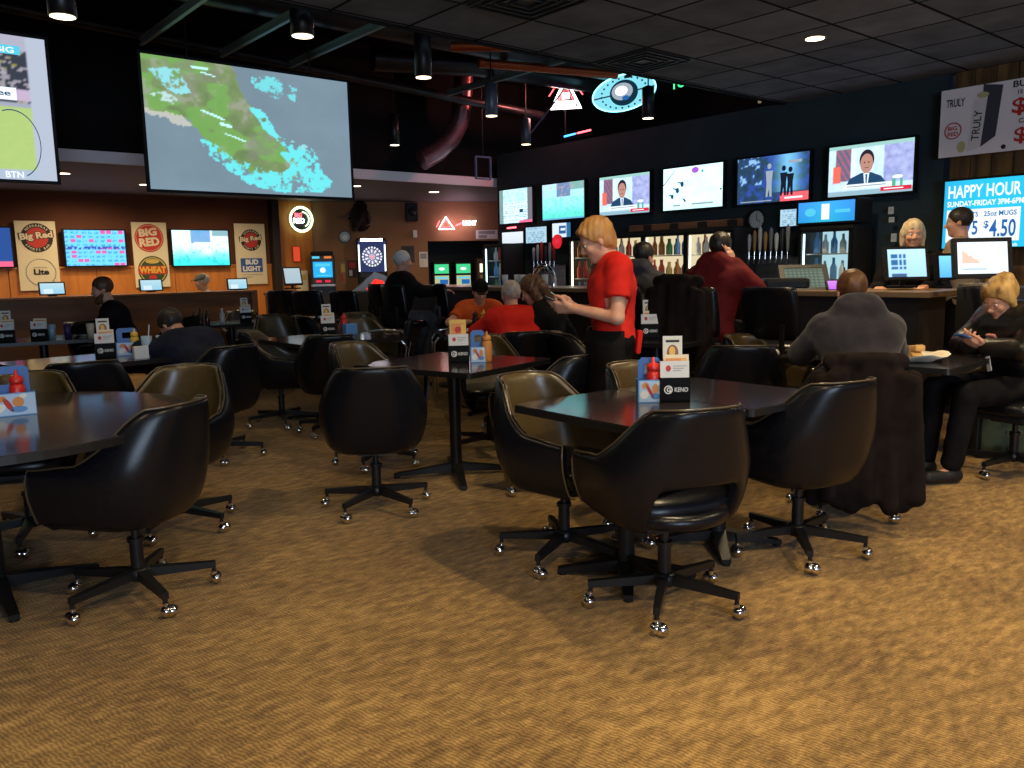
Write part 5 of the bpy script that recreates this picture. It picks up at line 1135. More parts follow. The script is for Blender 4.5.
def person(label,x,y,fx,fy,J,hs=0,head=(0,0,0),res=.011,skinm=skin,shirt=None,pants=None,hair=('short',None),sleeve='long',shoes=None,bulk=1.0,hands=(),extra=None,z0=0,group=None,hood=False,collar=None,jacket=.016,glasses=False):
    r=empty('person',(x,y,z0),face_rz(fx,fy),label,'person',group)
    g=lambda k:np.array(J[k],float)
    P0,C0,Nk,H0=g('pelvis'),g('chest'),g('neck'),g('head'); lat=unit(J.get('lat',(1,0,0))); W0=(P0+C0)/2+np.array(J.get('waist',(0,0,0)))
    fwd=unit(np.cross(C0-P0,lat))*-1 if False else unit(np.cross(C0-P0,lat)); 
    R=rotm(*head)
    def hp(p): return H0+R@np.array(p,float)
    B=Field()
    def torso(F,o,b=bulk,low=True):
        if low: F.cap(P0-lat*.085*b,P0+lat*.085*b,.098*b+o,k=.06)
        F.cap(W0-lat*.065*b,W0+lat*.065*b,.100*b+o,k=.07)
        F.cap(C0-lat*.085*b,C0+lat*.085*b,.112*b+o,k=.07)
        F.cap(C0+(Nk-C0)*.35-lat*.10*b,C0+(Nk-C0)*.35+lat*.10*b,.09*b+o,k=.06)
        F.cap(g('sl')*.94+Nk*.06,g('sr')*.94+Nk*.06,.056*b**.5+o,k=.05); F.cap((g('sl')+g('sr'))/2*.6+Nk*.4-lat*.05,(g('sl')+g('sr'))/2*.6+Nk*.4+lat*.05,.055+o,k=.05)
    torso(B,0)
    B.cap(Nk-(H0-Nk)*.2,hp((0,-.02,-.06)),.054,.050,k=.03)
    for s in 'lr':
        B.cap(g('s'+s),g('e'+s),.047,.039,k=.03); B.cap(g('e'+s),g('w'+s),.040,.026,k=.015)
        B.cap(P0+lat*(.09 if s=='r' else -.09),g('k'+s),.085*bulk**.5,.055,k=.03); B.cap(g('k'+s),g('a'+s),.053,.036,k=.02)
        t=g('t'+s) if 't'+s in J else g('a'+s)+np.array([0,.16,-.045]); B.cap(g('a'+s)+np.array([0,-.02,-.03]),t,.036,.03,k=.03)
    # head
    B.ell(hp((0,-.012,.032)),(.074,.093,.086),R,k=.02).ell(hp((0,.018,-.038)),(.057,.068,.078),R,k=.025).ell(hp((0,.058,-.092)),(.026,.024,.020),R,k=.02)
    B.cap(hp((0,.082,.012)),hp((0,.104,-.022)),.008,.0125,k=.012).cap(hp((-.012,.092,-.028)),hp((.012,.092,-.028)),.008,k=.008)
    B.cap(hp((-.034,.073,.026)),hp((.034,.073,.026)),.011,k=.014).cap(hp((-.018,.080,-.058)),hp((.018,.080,-.058)),.0065,k=.008)
    for s in (-1,1):
        B.ell(hp((s*.036,.066,-.022)),(.022,.018,.02),R,k=.02); B.ell(hp((s*.076,-.008,-.008)),(.008,.018,.029),R,k=.006)
        B.ell(hp((s*.030,.094,.006)),(.014,.014,.009),R,k=.010,sub=True)
    for hd in hands:
        s=hd[0]; hand(B,g('w'+s),hd[1],hd[2],hd[3],hd[4] if len(hd)>4 else .6)
    for s in 'lr':
        if s not in [h_[0] for h_ in hands]:
            d=unit(g('w'+s)-g('e'+s)); nn=np.array([0,0,-1.]) if abs(d[2])<.8 else np.array([0,1.,0]); hand(B,g('w'+s),d,nn,-1 if s=='l' else 1,.5)
    B.mesh(res,'body',skinm,r)
    ey=MB()
    for s in (-1,1): e=hp((s*.030,.0745,.005)); ey.ball(e,.0105,10,0); ey.ball(hp((s*.030,.0815,.005)),.0055,8,1)
    ey.build('eyes',[mat('eye_white',(.7,.68,.65),.3),mat('iris',(.03,.02,.015),.2)],r)
    if shirt is not None:
        Sf=Field(); torso(Sf,jacket,low=True)
        for s in 'lr':
            a,b,w_=g('s'+s),g('e'+s),g('w'+s)
            if sleeve=='long':
                Sf.cap(a,b,.050+jacket,.044+jacket,k=.03).cap(b,w_+(b-w_)*.06,.046+jacket,.033+jacket,k=.02)
            else:
                Sf.cap(a,a+(b-a)*.62,.052+jacket,.054+jacket,k=.03)
        if hood:
            Sf.cap(Nk-lat*.07-fwd*.06+np.array([0,0,.03]),Nk+lat*.07-fwd*.06+np.array([0,0,.03]),.074,k=.04); Sf.cap(Nk-lat*.05-fwd*.045+np.array([0,0,.085]),Nk+lat*.05-fwd*.045+np.array([0,0,.085]),.045,k=.04); Sf.cap(Nk-lat*.09+fwd*.03,Nk-lat*.06-fwd*.06+np.array([0,0,.03]),.04,k=.03).cap(Nk+lat*.09+fwd*.03,Nk+lat*.06-fwd*.06+np.array([0,0,.03]),.04,k=.03)
        if collar: Sf.cap(Nk-lat*.03+np.array([0,0,-.01]),Nk+lat*.03+np.array([0,0,-.01]),.058,k=.02)
        nk=Nk+(H0-Nk)*.12; ax=unit(H0-Nk)
        zb=P0[2]-.10
        def cl(G,X,Y,Z):
            wr=.0022*np.sin(X*31+Z*47+3*np.sin(Y*23+Z*9))*np.sin(Y*38-Z*17+2*np.sin(X*19))
            G=G+wr
            if sleeve!='long':
                for s in 'lr':
                    a,b=g('s'+s),g('e'+s); d=unit(b-a); q=a+(b-a)*.60
                    t=(X-q[0])*d[0]+(Y-q[1])*d[1]+(Z-q[2])*d[2]; dist=np.sqrt((X-q[0]-t*d[0])**2+(Y-q[1]-t*d[1])**2+(Z-q[2]-t*d[2])**2)
                    G=np.where((dist<.085)&(t>-.05)&(t<.12),np.maximum(G,t),G)
            return np.maximum(G,zb-Z) if not hood else G
        Sf.clip(cl)
        if not hood:
            c_=nk+fwd*.02; Sf.ell(c_+ax*.045,(.060,.058,.05),R,k=.01,sub=True)
        Sf.mesh(res,'shirt' if jacket<.02 else 'jacket',shirt,r)
    if pants is not None:
        Pf=Field(); o=.012; Pf.cap(P0-lat*.085*bulk,P0+lat*.085*bulk,.100*bulk+o*.6,k=.05)
        for s in 'lr':
            Pf.cap(P0+lat*(.09 if s=='r' else -.09),g('k'+s),.090*bulk**.5+o,.062+o,k=.03).cap(g('k'+s),g('a'+s)+(g('k'+s)-g('a'+s))*.08,.060+o,.050+o,k=.02)
        Pf.clip(lambda G,X,Y,Z:np.maximum(G+.003*np.sin(X*50+Z*60)*np.sin(Y*45),Z-(P0[2]+(.03 if P0[2]>.9 else .085)))); Pf.mesh(max(res,.012),'trousers',pants,r)
    Fs=Field()
    for s in 'lr':
        t=g('t'+s) if 't'+s in J else g('a'+s)+np.array([0,.16,-.045])
        Fs2=Field(); a=g('a'+s)
        Fs2.cap(a+np.array([0,-.035,-.045]),t+np.array([0,.0,0]),.043,.038,k=.02).cap(a+np.array([0,-.01,0]),a+np.array([0,0,-.03]),.046,k=.02)
        zf=min(a[2]-.078,t[2]-.035); Fs2.clip(lambda G,X,Y,Z:np.maximum(G,zf-Z)); Fs2.mesh(.012,'shoe',shoes or black,r)
    # hair
    kind,hm=hair[:2]
    if hm is not None:
        Hf=Field()
        if kind=='short': Hf.ell(hp((0,-.020,.040)),(.084,.101,.094),R,k=.02)
        elif kind=='mop': Hf.ell(hp((0,-.018,.045)),(.087,.104,.095),R,k=.02); Hf.ell(hp((0,-.055,-.03)),(.073,.052,.062),R,k=.03); Hf.ell(hp((0,.062,.078)),(.055,.026,.024),R,k=.03)
        elif kind=='bob':
            Hf.ell(hp((0,-.020,.040)),(.087,.103,.095),R,k=.02)
            for s in (-1,1): Hf.cap(hp((s*.068,-.012,.02)),hp((s*.074,-.008,-.085)),.026,.020,k=.03)
            Hf.cap(hp((-.05,-.07,-.0)),hp((-.04,-.07,-.09)),.045,k=.03).cap(hp((.05,-.07,-.0)),hp((.04,-.07,-.09)),.045,k=.03)
        elif kind=='bun':
            Hf.ell(hp((0,-.018,.045)),(.094,.108,.098),R,k=.02); Hf.ell(hp((.0,-.085,.095)),(.05,.045,.045),R,k=.03); Hf.ell(hp((0,.045,.095)),(.055,.03,.024),R,k=.03)
            for s in (-1,1): Hf.cap(hp((s*.072,.0,.02)),hp((s*.082,.005,-.06)),.024,.016,k=.02)
        elif kind=='curly':
            Hf.ell(hp((0,-.018,.045)),(.105,.118,.108),R,k=.02)
            for s in (-1,1): Hf.cap(hp((s*.085,-.02,.01)),hp((s*.095,-.03,-.11)),.045,.035,k=.03)
            Hf.cap(hp((-.04,-.09,-.0)),hp((.04,-.09,-.12)),.055,k=.03)
        elif kind=='fringe': Hf.ell(hp((0,-.022,.022)),(.082,.101,.088),R,k=.02)
        Ri=np.linalg.inv(R); low={'short':-.078,'mop':-.085,'bob':-.125,'bun':-.10,'curly':-.17,'fringe':-.06}[kind]; sl={'short':(.028,.80),'mop':(.030,.62),'bob':(.052,.60),'bun':(.034,.75),'curly':(.03,.55),'fringe':(.0,.5)}[kind]
        amp={'curly':.008,'mop':.004,'bob':.004,'bun':.004}.get(kind,.002)
        def hc(G,X,Y,Z):
            lx=Ri[0,0]*(X-H0[0])+Ri[0,1]*(Y-H0[1])+Ri[0,2]*(Z-H0[2]); ly=Ri[1,0]*(X-H0[0])+Ri[1,1]*(Y-H0[1])+Ri[1,2]*(Z-H0[2]); lz=Ri[2,0]*(X-H0[0])+Ri[2,1]*(Y-H0[1])+Ri[2,2]*(Z-H0[2])
            G=G+amp*np.sin(lx*110+ly*60)*np.sin(lz*60+ly*90)
            G=np.maximum(G,(ly-(sl[0]+sl[1]*np.maximum(lz,-.02)))*.8)
            if kind=='fringe': G=np.maximum(G,lz-.06)
            return np.maximum(G,low-lz)
        Hf.clip(hc); Hf.mesh(min(res,.009),'hair',hm,r)
    if kind=='cap_hat' or (len(hair)>2 and hair[2]):
        cm=hair[2]; Cf=Field(); Cf.ell(hp((0,-.012,.050)),(.086,.104,.085),R,k=.02); Cf.cap(hp((-.04,.10,.045)),hp((.04,.10,.045)),.012,k=.02).cap(hp((-.035,.14,.035)),hp((.035,.14,.035)),.010,k=.03)
        Ri=np.linalg.inv(R)
        def cc(G,X,Y,Z):
            lz=Ri[2,0]*(X-H0[0])+Ri[2,1]*(Y-H0[1])+Ri[2,2]*(Z-H0[2]); return np.maximum(G,.030-lz)
        Cf.clip(cc); Cf.mesh(.009,'cap',cm,r)
    if glasses:
        gm=MB()
        for s in (-1,1): gm.tube([hp((s*.032+.021*math.cos(t),.098,.002+.016*math.sin(t))) for t in np.linspace(0,2*math.pi,16,endpoint=False)],.002,6,close=True); gm.tube([hp((s*.053,.098,.006)),hp((s*.076,.05,.008)),hp((s*.08,-.005,.006))],.0018,6)
        gm.tube([hp((-.011,.1,.004)),hp((.011,.1,.004))],.002,6); gm.build('glasses',mat('glasses_frame',(.35,.15,.12),.3),r)
    return r,hp,R
def sitJ(seat=.47,lean=.12,head=(0,.06),hand_y=.36,hand_z=.76,knee_y=.44,spread=.11,aside=.0,headz=.0,hx=.10,ank_y=.40,foot=0.0,elx=.27):
    """seated pose facing +Y; lean = forward shift of the chest"""
    pz=seat+.10; L=lean; cz=pz+math.sqrt(max(.01,.36**2-L**2)); n=(aside,L*1.28,pz+(cz-pz)*1.36)
    J=dict(pelvis=(0,-.02,pz),chest=(aside*.7,L,cz),neck=n,head=(n[0]+head[0],n[1]+head[1],n[2]+.165+headz))
    sz=n[2]-.055; sy=n[1]-.01
    for s,k in (('l',-1),('r',1)):
        J['s'+s]=(n[0]+k*.185,sy,sz); J['e'+s]=(n[0]+k*elx,sy+.14,max(hand_z+.03,sz-.24)) ; J['w'+s]=(k*hx+n[0]*.5,hand_y,hand_z+.03)
        J['k'+s]=(k*spread*1.2,knee_y,seat+.09); J['a'+s]=(k*spread,ank_y,.09+foot); 
    return J
hair_blond=noise_mat('strawberry_blond_hair',(.42,.19,.05),(.58,.30,.09),scale=30,rough=.5,stretch=(1,1,.3)); hair_dark=noise_mat('dark_hair',(.012,.008,.006),(.03,.02,.014),scale=30,rough=.5); hair_grey=noise_mat('grey_hair',(.35,.30,.27),(.55,.50,.46),scale=30,rough=.6)
hair_brown=noise_mat('brown_hair',(.07,.03,.015),(.15,.065,.03),scale=30,rough=.5); hair_gold=noise_mat('streaked_blond_hair',(.20,.09,.025),(.60,.36,.11),scale=18,rough=.5,stretch=(1,1,.4)); hair_white=noise_mat('white_hair',(.6,.57,.53),(.75,.72,.7),scale=30,rough=.6); hair_pale=noise_mat('pale_blond_hair',(.5,.36,.2),(.72,.58,.38),scale=20,rough=.5)
red_shirt=noise_mat('red_cotton',(.60,.018,.012),(.72,.03,.02),scale=6,rough=.8); black_cloth=noise_mat('black_cloth',(.0055,.005,.0055),(.010,.009,.010),scale=12,rough=.85); grey_hoodie=noise_mat('dark_grey_fleece',(.020,.018,.023),(.034,.029,.035),scale=10,rough=.95,sheen=.2); navy=noise_mat('navy_cloth',(.012,.014,.026),(.02,.023,.04),scale=10,rough=.85); maroon=noise_mat('maroon_cloth',(.10,.008,.010),(.15,.014,.016),scale=8,rough=.8); orange_j=noise_mat('orange_red_jersey',(.62,.09,.02),(.72,.13,.03),scale=8,rough=.8); tan_c=noise_mat('tan_cloth',(.33,.22,.14),(.42,.29,.18),scale=8,rough=.85); dgrey=noise_mat('charcoal_cloth',(.045,.042,.05),(.07,.065,.075),scale=8,rough=.85); jeans=noise_mat('grey_jeans',(.05,.055,.07),(.09,.10,.12),scale=14,rough=.85); darkleather=noise_mat('black_leather',(.008,.007,.007),(.016,.013,.012),scale=20,rough=.35,bump=.2,bscale=60)
# the waiter: standing sideways, looking down at the pad in his hands
IL=Vector((-.766,.643,0))     # direction that reads leftwards in the photograph
WJ=dict(pelvis=(0,0,.93),chest=(0,.01,1.20),neck=(0,.015,1.37),head=(0,.095,1.485),sl=(-.18,-.0,1.335),sr=(.18,.0,1.335),er=(.24,-.03,1.06),wr=(.10,.20,1.10),el=(-.23,.02,1.06),wl=(-.07,.25,1.11),kl=(-.09,.06,.50),kr=(.09,-.02,.50),al=(-.10,-.02,.09),ar=(.10,-.10,.09))
w_,hp_,_=person('waiter in a red T-shirt and black apron looking down at a pad, strawberry blond hair',3.50,3.25,-.80,.60,WJ,head=(.0,-.48,0),res=.008,shirt=red_shirt,pants=black_cloth,hair=('mop',hair_blond),sleeve='short',hands=(('l',(.35,.9,.06),(.75,-.25,.5),-1,.75),('r',(-.30,.95,.10),(-.8,-.2,.4),1,.75)),bulk=.97)
ap=MB(); n=18
V=[];F=[]
for j,z in enumerate((.985,.9,.75,.6,.46)):
    for i in range(n+1):
        t=math.pi*(-.08+1.16*i/n); a=.212+.008*j; b=.142+.006*j; V.append((a*math.cos(t),b*math.sin(t)+.01,z))
for j in range(4):
    for i in range(n): F.append((j*(n+1)+i,(j+1)*(n+1)+i,(j+1)*(n+1)+i+1,j*(n+1)+i+1))
ap.add(V,F,0,True); o=ap.build('apron',black_cloth,w_); md=o.modifiers.new('cloth','SOLIDIFY'); md.thickness=.006
MB().bbox((.03,-.155,.90),(.06,.03,.14),.012,rot=Matrix.Rotation(.12,3,'X')).build('red_cloth',red_shirt,w_)
def held(name,label,cat,parent_p,loc,size,m_,rot,m2=None,extra=None):
    """thing held by a person: placed in that person's frame but top level"""
    M=Matrix.Translation(parent_p.location)@Matrix.Rotation(parent_p.rotation_euler[2],4,'Z')
    r=empty(name,(0,0,0),0,label,cat); r.matrix_world=M@Matrix.Translation(loc)@rot.to_4x4()
    MB().bbox((0,0,0),size,min(size)*.3).build('body',m_,r)
    if m2: MB().box((0,0,size[2]/2+.0008),(size[0]*.9,size[1]*.9,.001)).build('face',m2,r)
    return r
held('order_pad','white-faced handheld pad in the waiter hands','order pad',w_,(-.01,.335,1.145),(.075,.15,.012),blackpl,Matrix.Rotation(.45,3,'X')@Matrix.Rotation(.1,3,'Z'),mat('pad_white',(.75,.75,.73),.5))
held('paper_slip','white paper slip in the waiter left hand','paper',w_,(.07,.30,1.165),(.08,.11,.003),white,Matrix.Rotation(.55,3,'X')@Matrix.Rotation(-.3,3,'Z'))
# woman looking at her phone
lj=sitJ(seat=.45,lean=.07,head=(0,.09),hand_y=.30,hand_z=.78,knee_y=.50,headz=-.10,hx=.05,ank_y=.56,elx=.24)
ld,_,_=person('woman with streaked blond hair in a dark jacket looking down at her phone',5.68,1.84,-.86,.45,lj,head=(.12,-.50,0),res=.008,shirt=darkleather,pants=black_cloth,hair=('bun',hair_gold),jacket=.026,hands=(('l',(.5,.75,.30),(.3,-.2,.9),-1,.8),('r',(-.45,.8,.30),(-.3,-.2,.9),1,.8)),glasses=True,bulk=1.05,shoes=black)
MB().bbox((0,.215,.84),(.07,.02,.10),.008,rot=Matrix.Rotation(-.5,3,'X')).build('rose_top',mat('rose_cloth',(.45,.18,.16),.7),ld)
held('smartphone','blue-edged smartphone held by the woman in the dark jacket','phone',ld,(0.01,.385,.865),(.075,.15,.010),blue,Matrix.Rotation(.35,3,'X'),blackpl)
held('key_tag','small white tag hanging below the woman hands','tag',ld,(-.09,.32,.715),(.035,.004,.09),white,Matrix.Rotation(.3,3,'Y'))
# man in hooded sweatshirt, seen from behind
person('broad man in a dark grey hooded sweatshirt seen from behind, short brown hair',4.36,2.17,.72,.69,sitJ(seat=.48,lean=.17,head=(0,.10),headz=-.015,hand_y=.48,hand_z=.78,hx=.18,elx=.265),head=(0,-.35,0),res=.011,shirt=grey_hoodie,pants=black_cloth,hair=('short',noise_mat('auburn_hair',(.06,.022,.008),(.15,.06,.02),scale=30,rough=.5)),hood=True,jacket=.028,bulk=1.06)
# blonde bartender behind the bar
person('blonde bartender in black standing behind the bar, hands at the register',6.98,3.12,-.86,-.35,dict(WJ,head=(0,.03,1.545),neck=(0,.0,1.385),wr=(.22,.33,1.12),wl=(-.12,.34,1.13),el=(-.24,.10,1.10),er=(.25,.10,1.10)),head=(.20,-.05,0),res=.010,shirt=black_cloth,pants=black_cloth,hair=('bob',hair_pale),hands=(('l',(.5,.85,-.1),(0,0,-1),-1,.5),('r',(-.1,1,-.1),(0,0,-1),1,.5)),bulk=.95)
# man with his back turned
person('man in tan shirt, dark hair, in profile before the blue promotion screen',7.58,2.98,-.15,1,dict(WJ,head=(0,.03,1.65),neck=(0,0,1.50),chest=(0,.01,1.30),pelvis=(0,0,1.0),sl=(-.19,-.0,1.44),sr=(.19,.0,1.44),er=(.25,.05,1.20),el=(-.25,.05,1.20),wl=(-.16,.27,1.16),wr=(.16,.27,1.16),kl=(-.09,.02,.53),kr=(.09,.02,.53)),head=(.25,-.1,0),res=.012,shirt=tan_c,pants=black_cloth,hair=('short',hair_dark))
# maroon jacket at the bar
person('person in a maroon hooded jacket at the bar, hand raised to the ear',5.28,3.90,1,.12,dict(sitJ(seat=.72,lean=.10,head=(0,.05),hand_y=.45,hand_z=1.08,hx=.12,elx=.26,foot=.26,ank_y=.3),er=(.28,.22,1.14),wr=(.13,.13,1.34)),head=(0,-.15,0),res=.012,shirt=maroon,pants=black_cloth,hair=('short',hair_dark),hood=True,jacket=.03,hands=(('r',(-.25,-.1,.9),(-.9,.2,0),1,.4),),bulk=1.05)
person('man in a dark grey jacket leaning on the bar in front of the cooler',5.32,4.74,1,.25,sitJ(seat=.70,lean=.15,head=(0,.06),hand_y=.46,hand_z=1.09,hx=.12,elx=.27,foot=.26,ank_y=.3),head=(-.2,-.25,0),res=.013,shirt=dgrey,pants=black_cloth,hair=('short',hair_dark),jacket=.03,hood=True)
person('elderly man with white hair in a black jacket seated at the bar, facing right',5.10,8.12,.97,-.25,sitJ(seat=.68,lean=.06,head=(0,.02),hand_y=.50,hand_z=1.06,hx=.2,foot=.26,ank_y=.3),head=(-.25,-.1,0),res=.014,shirt=black_cloth,pants=jeans,hair=('short',hair_white),jacket=.028,bulk=1.12)
person('man in an orange-red jersey and dark cap facing the camera across the plates',5.35,6.95,-.50,-.87,sitJ(seat=.46,lean=.21,headz=-.02,head=(0,.07),hand_y=.42,hand_z=.77,hx=.12,elx=.33),head=(0,-.40,0),res=.012,shirt=orange_j,pants=black_cloth,hair=('short',hair_dark,black_cloth),sleeve='short',bulk=1.22)
person('grey-haired man in a red shirt seen from behind at the table with plates',4.44,5.16,.42,.9,sitJ(seat=.46,lean=.2,headz=-.03,head=(0,.06),hand_y=.42,hand_z=.77,hx=.12,elx=.3),head=(0,-.15,0),res=.012,shirt=red_shirt,pants=black_cloth,hair=('short',hair_grey),bulk=1.12)
person('curly brown-haired woman in black bending over the table beside the waiter',4.98,5.15,-.62,.78,sitJ(seat=.47,lean=.17,head=(0,.10),hand_y=.40,hand_z=.77,hx=.10,headz=-.04),head=(.05,-.45,0),res=.012,shirt=black_cloth,pants=black_cloth,hair=('curly',hair_brown),bulk=1.1,jacket=.028)
bm_,bhp,bR=person('bearded man in a dark suit with a white collar at the far left table',2.42,8.98,-.95,.25,sitJ(seat=.47,lean=.12,head=(0,.07),hand_y=.48,hand_z=.79,hx=.12),head=(.1,-.2,0),res=.013,shirt=black_cloth,pants=black_cloth,hair=('short',hair_brown),bulk=1.05,jacket=.026,collar=None)
bf=Field(); bf.ell(bhp((0,.045,-.085)),(.048,.042,.05),bR,k=.02).cap(bhp((-.055,.02,-.05)),bhp((.0,.07,-.105)),.020,k=.03).cap(bhp((.055,.02,-.05)),bhp((.0,.07,-.105)),.020,k=.03).cap(bhp((-.02,.09,-.045)),bhp((.02,.09,-.045)),.008,k=.01); bf.mesh(.009,'beard',hair_brown,bm_)
MB().bbox(bhp((0,.045,-.17)),(.10,.03,.06),.01).build('white_collar',white,bm_)
person('man in a grey cap seated behind the half wall below the third poster',4.62,12.45,-.95,.2,sitJ(seat=.47,lean=.1),head=(0,-.1,0),res=.016,skinm=skin2,shirt=mat('pale_cloth',(.3,.28,.26),.8),pants=black_cloth,hair=('short',hair_grey,mat('cap_grey',(.10,.10,.09),.8)))
person('dark-haired man in a navy shirt slumping forward over the blue-lit table',2.20,5.96,-.32,.95,sitJ(seat=.46,lean=.285,head=(0,.15),hand_y=.50,hand_z=.77,hx=.16,headz=-.07,elx=.28),head=(.15,-.75,0),res=.011,skinm=skin2,shirt=navy,pants=mat('grey_pants',(.12,.11,.12),.8),hair=('short',hair_dark),bulk=1.2,jacket=.02)
# ---------------------------------------------------------------- things on tables
Kc=mat('keno_black',(.004,.004,.004),.6,spec=.12); photo_or=mat('card_orange',(.70,.26,.05),.5); card_y=mat('card_yellow',(.80,.48,.06),.5); snackb=mat('snack_blue',(.10,.28,.60),.5); brownp=mat('card_brown',(.25,.09,.04),.5); clearp=mat('clear_blue_glass',(.35,.50,.62),.12,spec=.8)
CADL=[]
def dims_panel(z=0): return Panel((0,0,0),(1,0,0),(0,0,1),(0,-1,0))
def at(x,y,z,fx,fy,lx,ly): 
    a=face_rz(fx,fy); return (x+lx*math.cos(a)-ly*math.sin(a),y+lx*math.sin(a)+ly*math.cos(a),z),a
def keno(x,y,z,fx,fy,where,lx=0,ly=0,card=True,flyer='white',blueb=False):
    p,a=at(x,y,z,fx,fy,lx,ly)
    r=empty('table_caddy',p,a,'black KENO holder '+where,'table caddy'); b=MB()
    b.box((0,0,.006),(.13,.085,.012)); 
    for (c,d) in (((0,-.040,.055),(.13,.005,.11)),((0,.040,.065),(.13,.005,.13)),((-.0625,0,.055),(.005,.08,.11)),((.0625,0,.055),(.005,.08,.11)),((0,0,.055),(.12,.003,.1))): b.box(c,d)
    b.build('holder',Kc,r); P_=Panel((-.065,-.0430,0),(1,0,0),(0,0,1),(0,-1,0)); P_.ring(.035,.058,.014,.019,K_white,.0006,n=18); P_.text('G',.027,.047,.022,K_white,.0008,bold=.04); P_.text('KENO',.062,.048,.020,K_white,.0008,wid=.058); P_.build('logo',r)
    def sheet(name,label,cat,cx,cy,z0,w,h,t,m_,art,tilt=.12):
        q,aa=at(x,y,z,fx,fy,lx+cx,ly+cy); e=empty(name,(q[0],q[1],z+z0),aa,label,cat); R=Matrix.Rotation(-tilt,3,'X')
        MB().box(R@Vector((0,0,h/2)),(w,t,h),rot=R).build('sheet',m_,e); v=R@Vector((0,0,1)); n=R@Vector((0,-1,0))
        P2=Panel(Vector((-w/2,0,0))+n*(t/2+.0004),(1,0,0),v,n); art(P2,w,h); P2.build('print',e)
    def a_card(P2,w,h):
        P2.rect(w*.06,h*.04,w*.94,h*.96,mat('card_face',(.72,.68,.55),.5),.0003); P2.disc(w*.5,h*.58,w*.30,brownp,.0006,ry=h*.2); P2.disc(w*.48,h*.62,w*.16,card_y,.0009,ry=h*.12); P2.rect(w*.15,h*.2,w*.3,h*.4,photo_or,.0006); P2.rect(w*.62,h*.22,w*.85,h*.45,K_black,.0006); P2.rect(w*.15,h*.84,w*.85,h*.9,K_black,.0006)
    def a_white(P2,w,h):
        P2.disc(w*.28,h*.62,w*.09,K_red,.0005,ry=h*.16); 
        for i in range(3): P2.rect(w*.44,h*(.72-.12*i),w*(.92-.1*i),h*(.76-.12*i),K_grey,.0005)
    def a_yel(P2,w,h): P2.rect(w*.08,h*.3,w*.9,h*.85,photo_or,.0004); P2.disc(w*.5,h*.58,w*.2,K_red,.0007,ry=h*.14); P2.rect(w*.7,h*.35,w*.88,h*.8,card_y,.0007)
    sheet('flyer_stack','stack of white flyers in the KENO holder '+where,'flyers',.0,-.018,.095,.125,.085,.022,white,a_white)
    if flyer=='yellow': sheet('yellow_card','yellow card standing in the KENO holder '+where,'card',.0,.012,.12,.105,.15,.003,card_y,a_yel,.05)
    else:
        sheet('orange_card','small orange printed card in the KENO holder '+where,'card',.012,.008,.10,.11,.105,.004,cream,a_yel,.08)
    if card and flyer!='yellow': sheet('menu_card','tall cream picture card in the KENO holder '+where,'menu card',.0,.028,.11,.085,.175,.003,white,a_card,.08)
def ketchup(x,y,z,label,m_=red,grp=None):
    o=empty('squeeze_bottle',(x,y,z),0,label,'bottle',grp); MB().lathe([(.026,0),(.031,.008),(.032,.11),(.028,.13),(.016,.142)],n=18).build('body',m_,o); MB().lathe([(.026,.138),(.028,.145),(.026,.165),(.008,.172),(.005,.195),(.0,.196)],n=16).build('cap',m_,o); return o
def blue_board(x,y,z,fx,fy,lx,ly,label,w=.10,h=.19):
    p,a=at(x,y,z,fx,fy,lx,ly); r=empty('carry_caddy',p,a,label,'condiment carrier'); b=MB()
    o=[(-w/2,0),(w/2,0),(w/2,h-.015),(w/2-.015,h),(-w/2+.015,h),(-w/2,h-.015)]; hx=w*.22
    b.prism([(-w/2,0),(w/2,0),(w/2,h*.62),(-w/2,h*.62)],-.004,.004,fr=lambda X,Y,Z:(X,Z,Y)); b.prism([(-w/2,h*.62),(-hx,h*.62),(-hx,h*.86),(-hx,h),(-w/2+.015,h),(-w/2,h-.015)],-.004,.004,fr=lambda X,Y,Z:(X,Z,Y)); b.prism([(hx,h*.62),(w/2,h*.62),(w/2,h-.015),(w/2-.015,h),(hx,h)],-.004,.004,fr=lambda X,Y,Z:(X,Z,Y)); b.prism([(-hx,h*.84),(hx,h*.84),(hx,h),(-hx,h)],-.004,.004,fr=lambda X,Y,Z:(X,Z,Y)); b.build('handle_board',blue,r)
    s=MB(); H=.10
    for (c,d) in (((-.0,-.075,H/2),(w*1.15,.003,H)),((-w*.575,-.0375,H/2),(.003,.075,H)),((w*.575,-.0375,H/2),(.003,.075,H)),((0,-.0375,.002),(w*1.15,.075,.004))): s.box(c,d)
    s.build('tray',snackb,r); P_=Panel((-w*.575,-.0768,0),(1,0,0),(0,0,1),(0,-1,0)); P_.rect(0.004,.004,w*1.146,.096,mat('tray_print',(.45,.60,.80),.5),.0004)
    for (cx,cy,rx,ry,m_,rt_) in ((.035,.075,.018,.014,photo_or,.3),(.085,.06,.016,.022,photo_or,0),(.03,.035,.022,.018,K_white,.4),(.085,.028,.024,.014,snackb,0),(.058,.05,.008,.035,K_red,.5),(.10,.085,.01,.01,K_white,0)): P_.disc(cx*w/.115,cy,rx*w/.115,m_,.0008,ry=ry,rot=rt_)
    P_.build('print',r)
F1=(.66,.75)
keno(2.83,2.27,.75,*F1,'on the front tables')
blue_board(2.83,2.27,.75,*F1,-.10,.05,'blue carrier with orange figures print beside the KENO holder on the front tables')
ketchup(*[*at(2.83,2.27,.75,*F1,-.088,.012)[0]],'red ketchup bottle in the blue carrier on the front tables')
keno(3.10,4.22,.75,.55,.83,'on the table behind the aisle chair',flyer='yellow')
blue_board(3.10,4.22,.75,.55,.83,.125,.02,'blue carrier right of the yellow card on the middle table',w=.09,h=.20)
ketchup(*at(3.10,4.22,.75,.55,.83,.18,-.03)[0],'orange topped bottle right of the blue carrier on the middle table',photo_or)
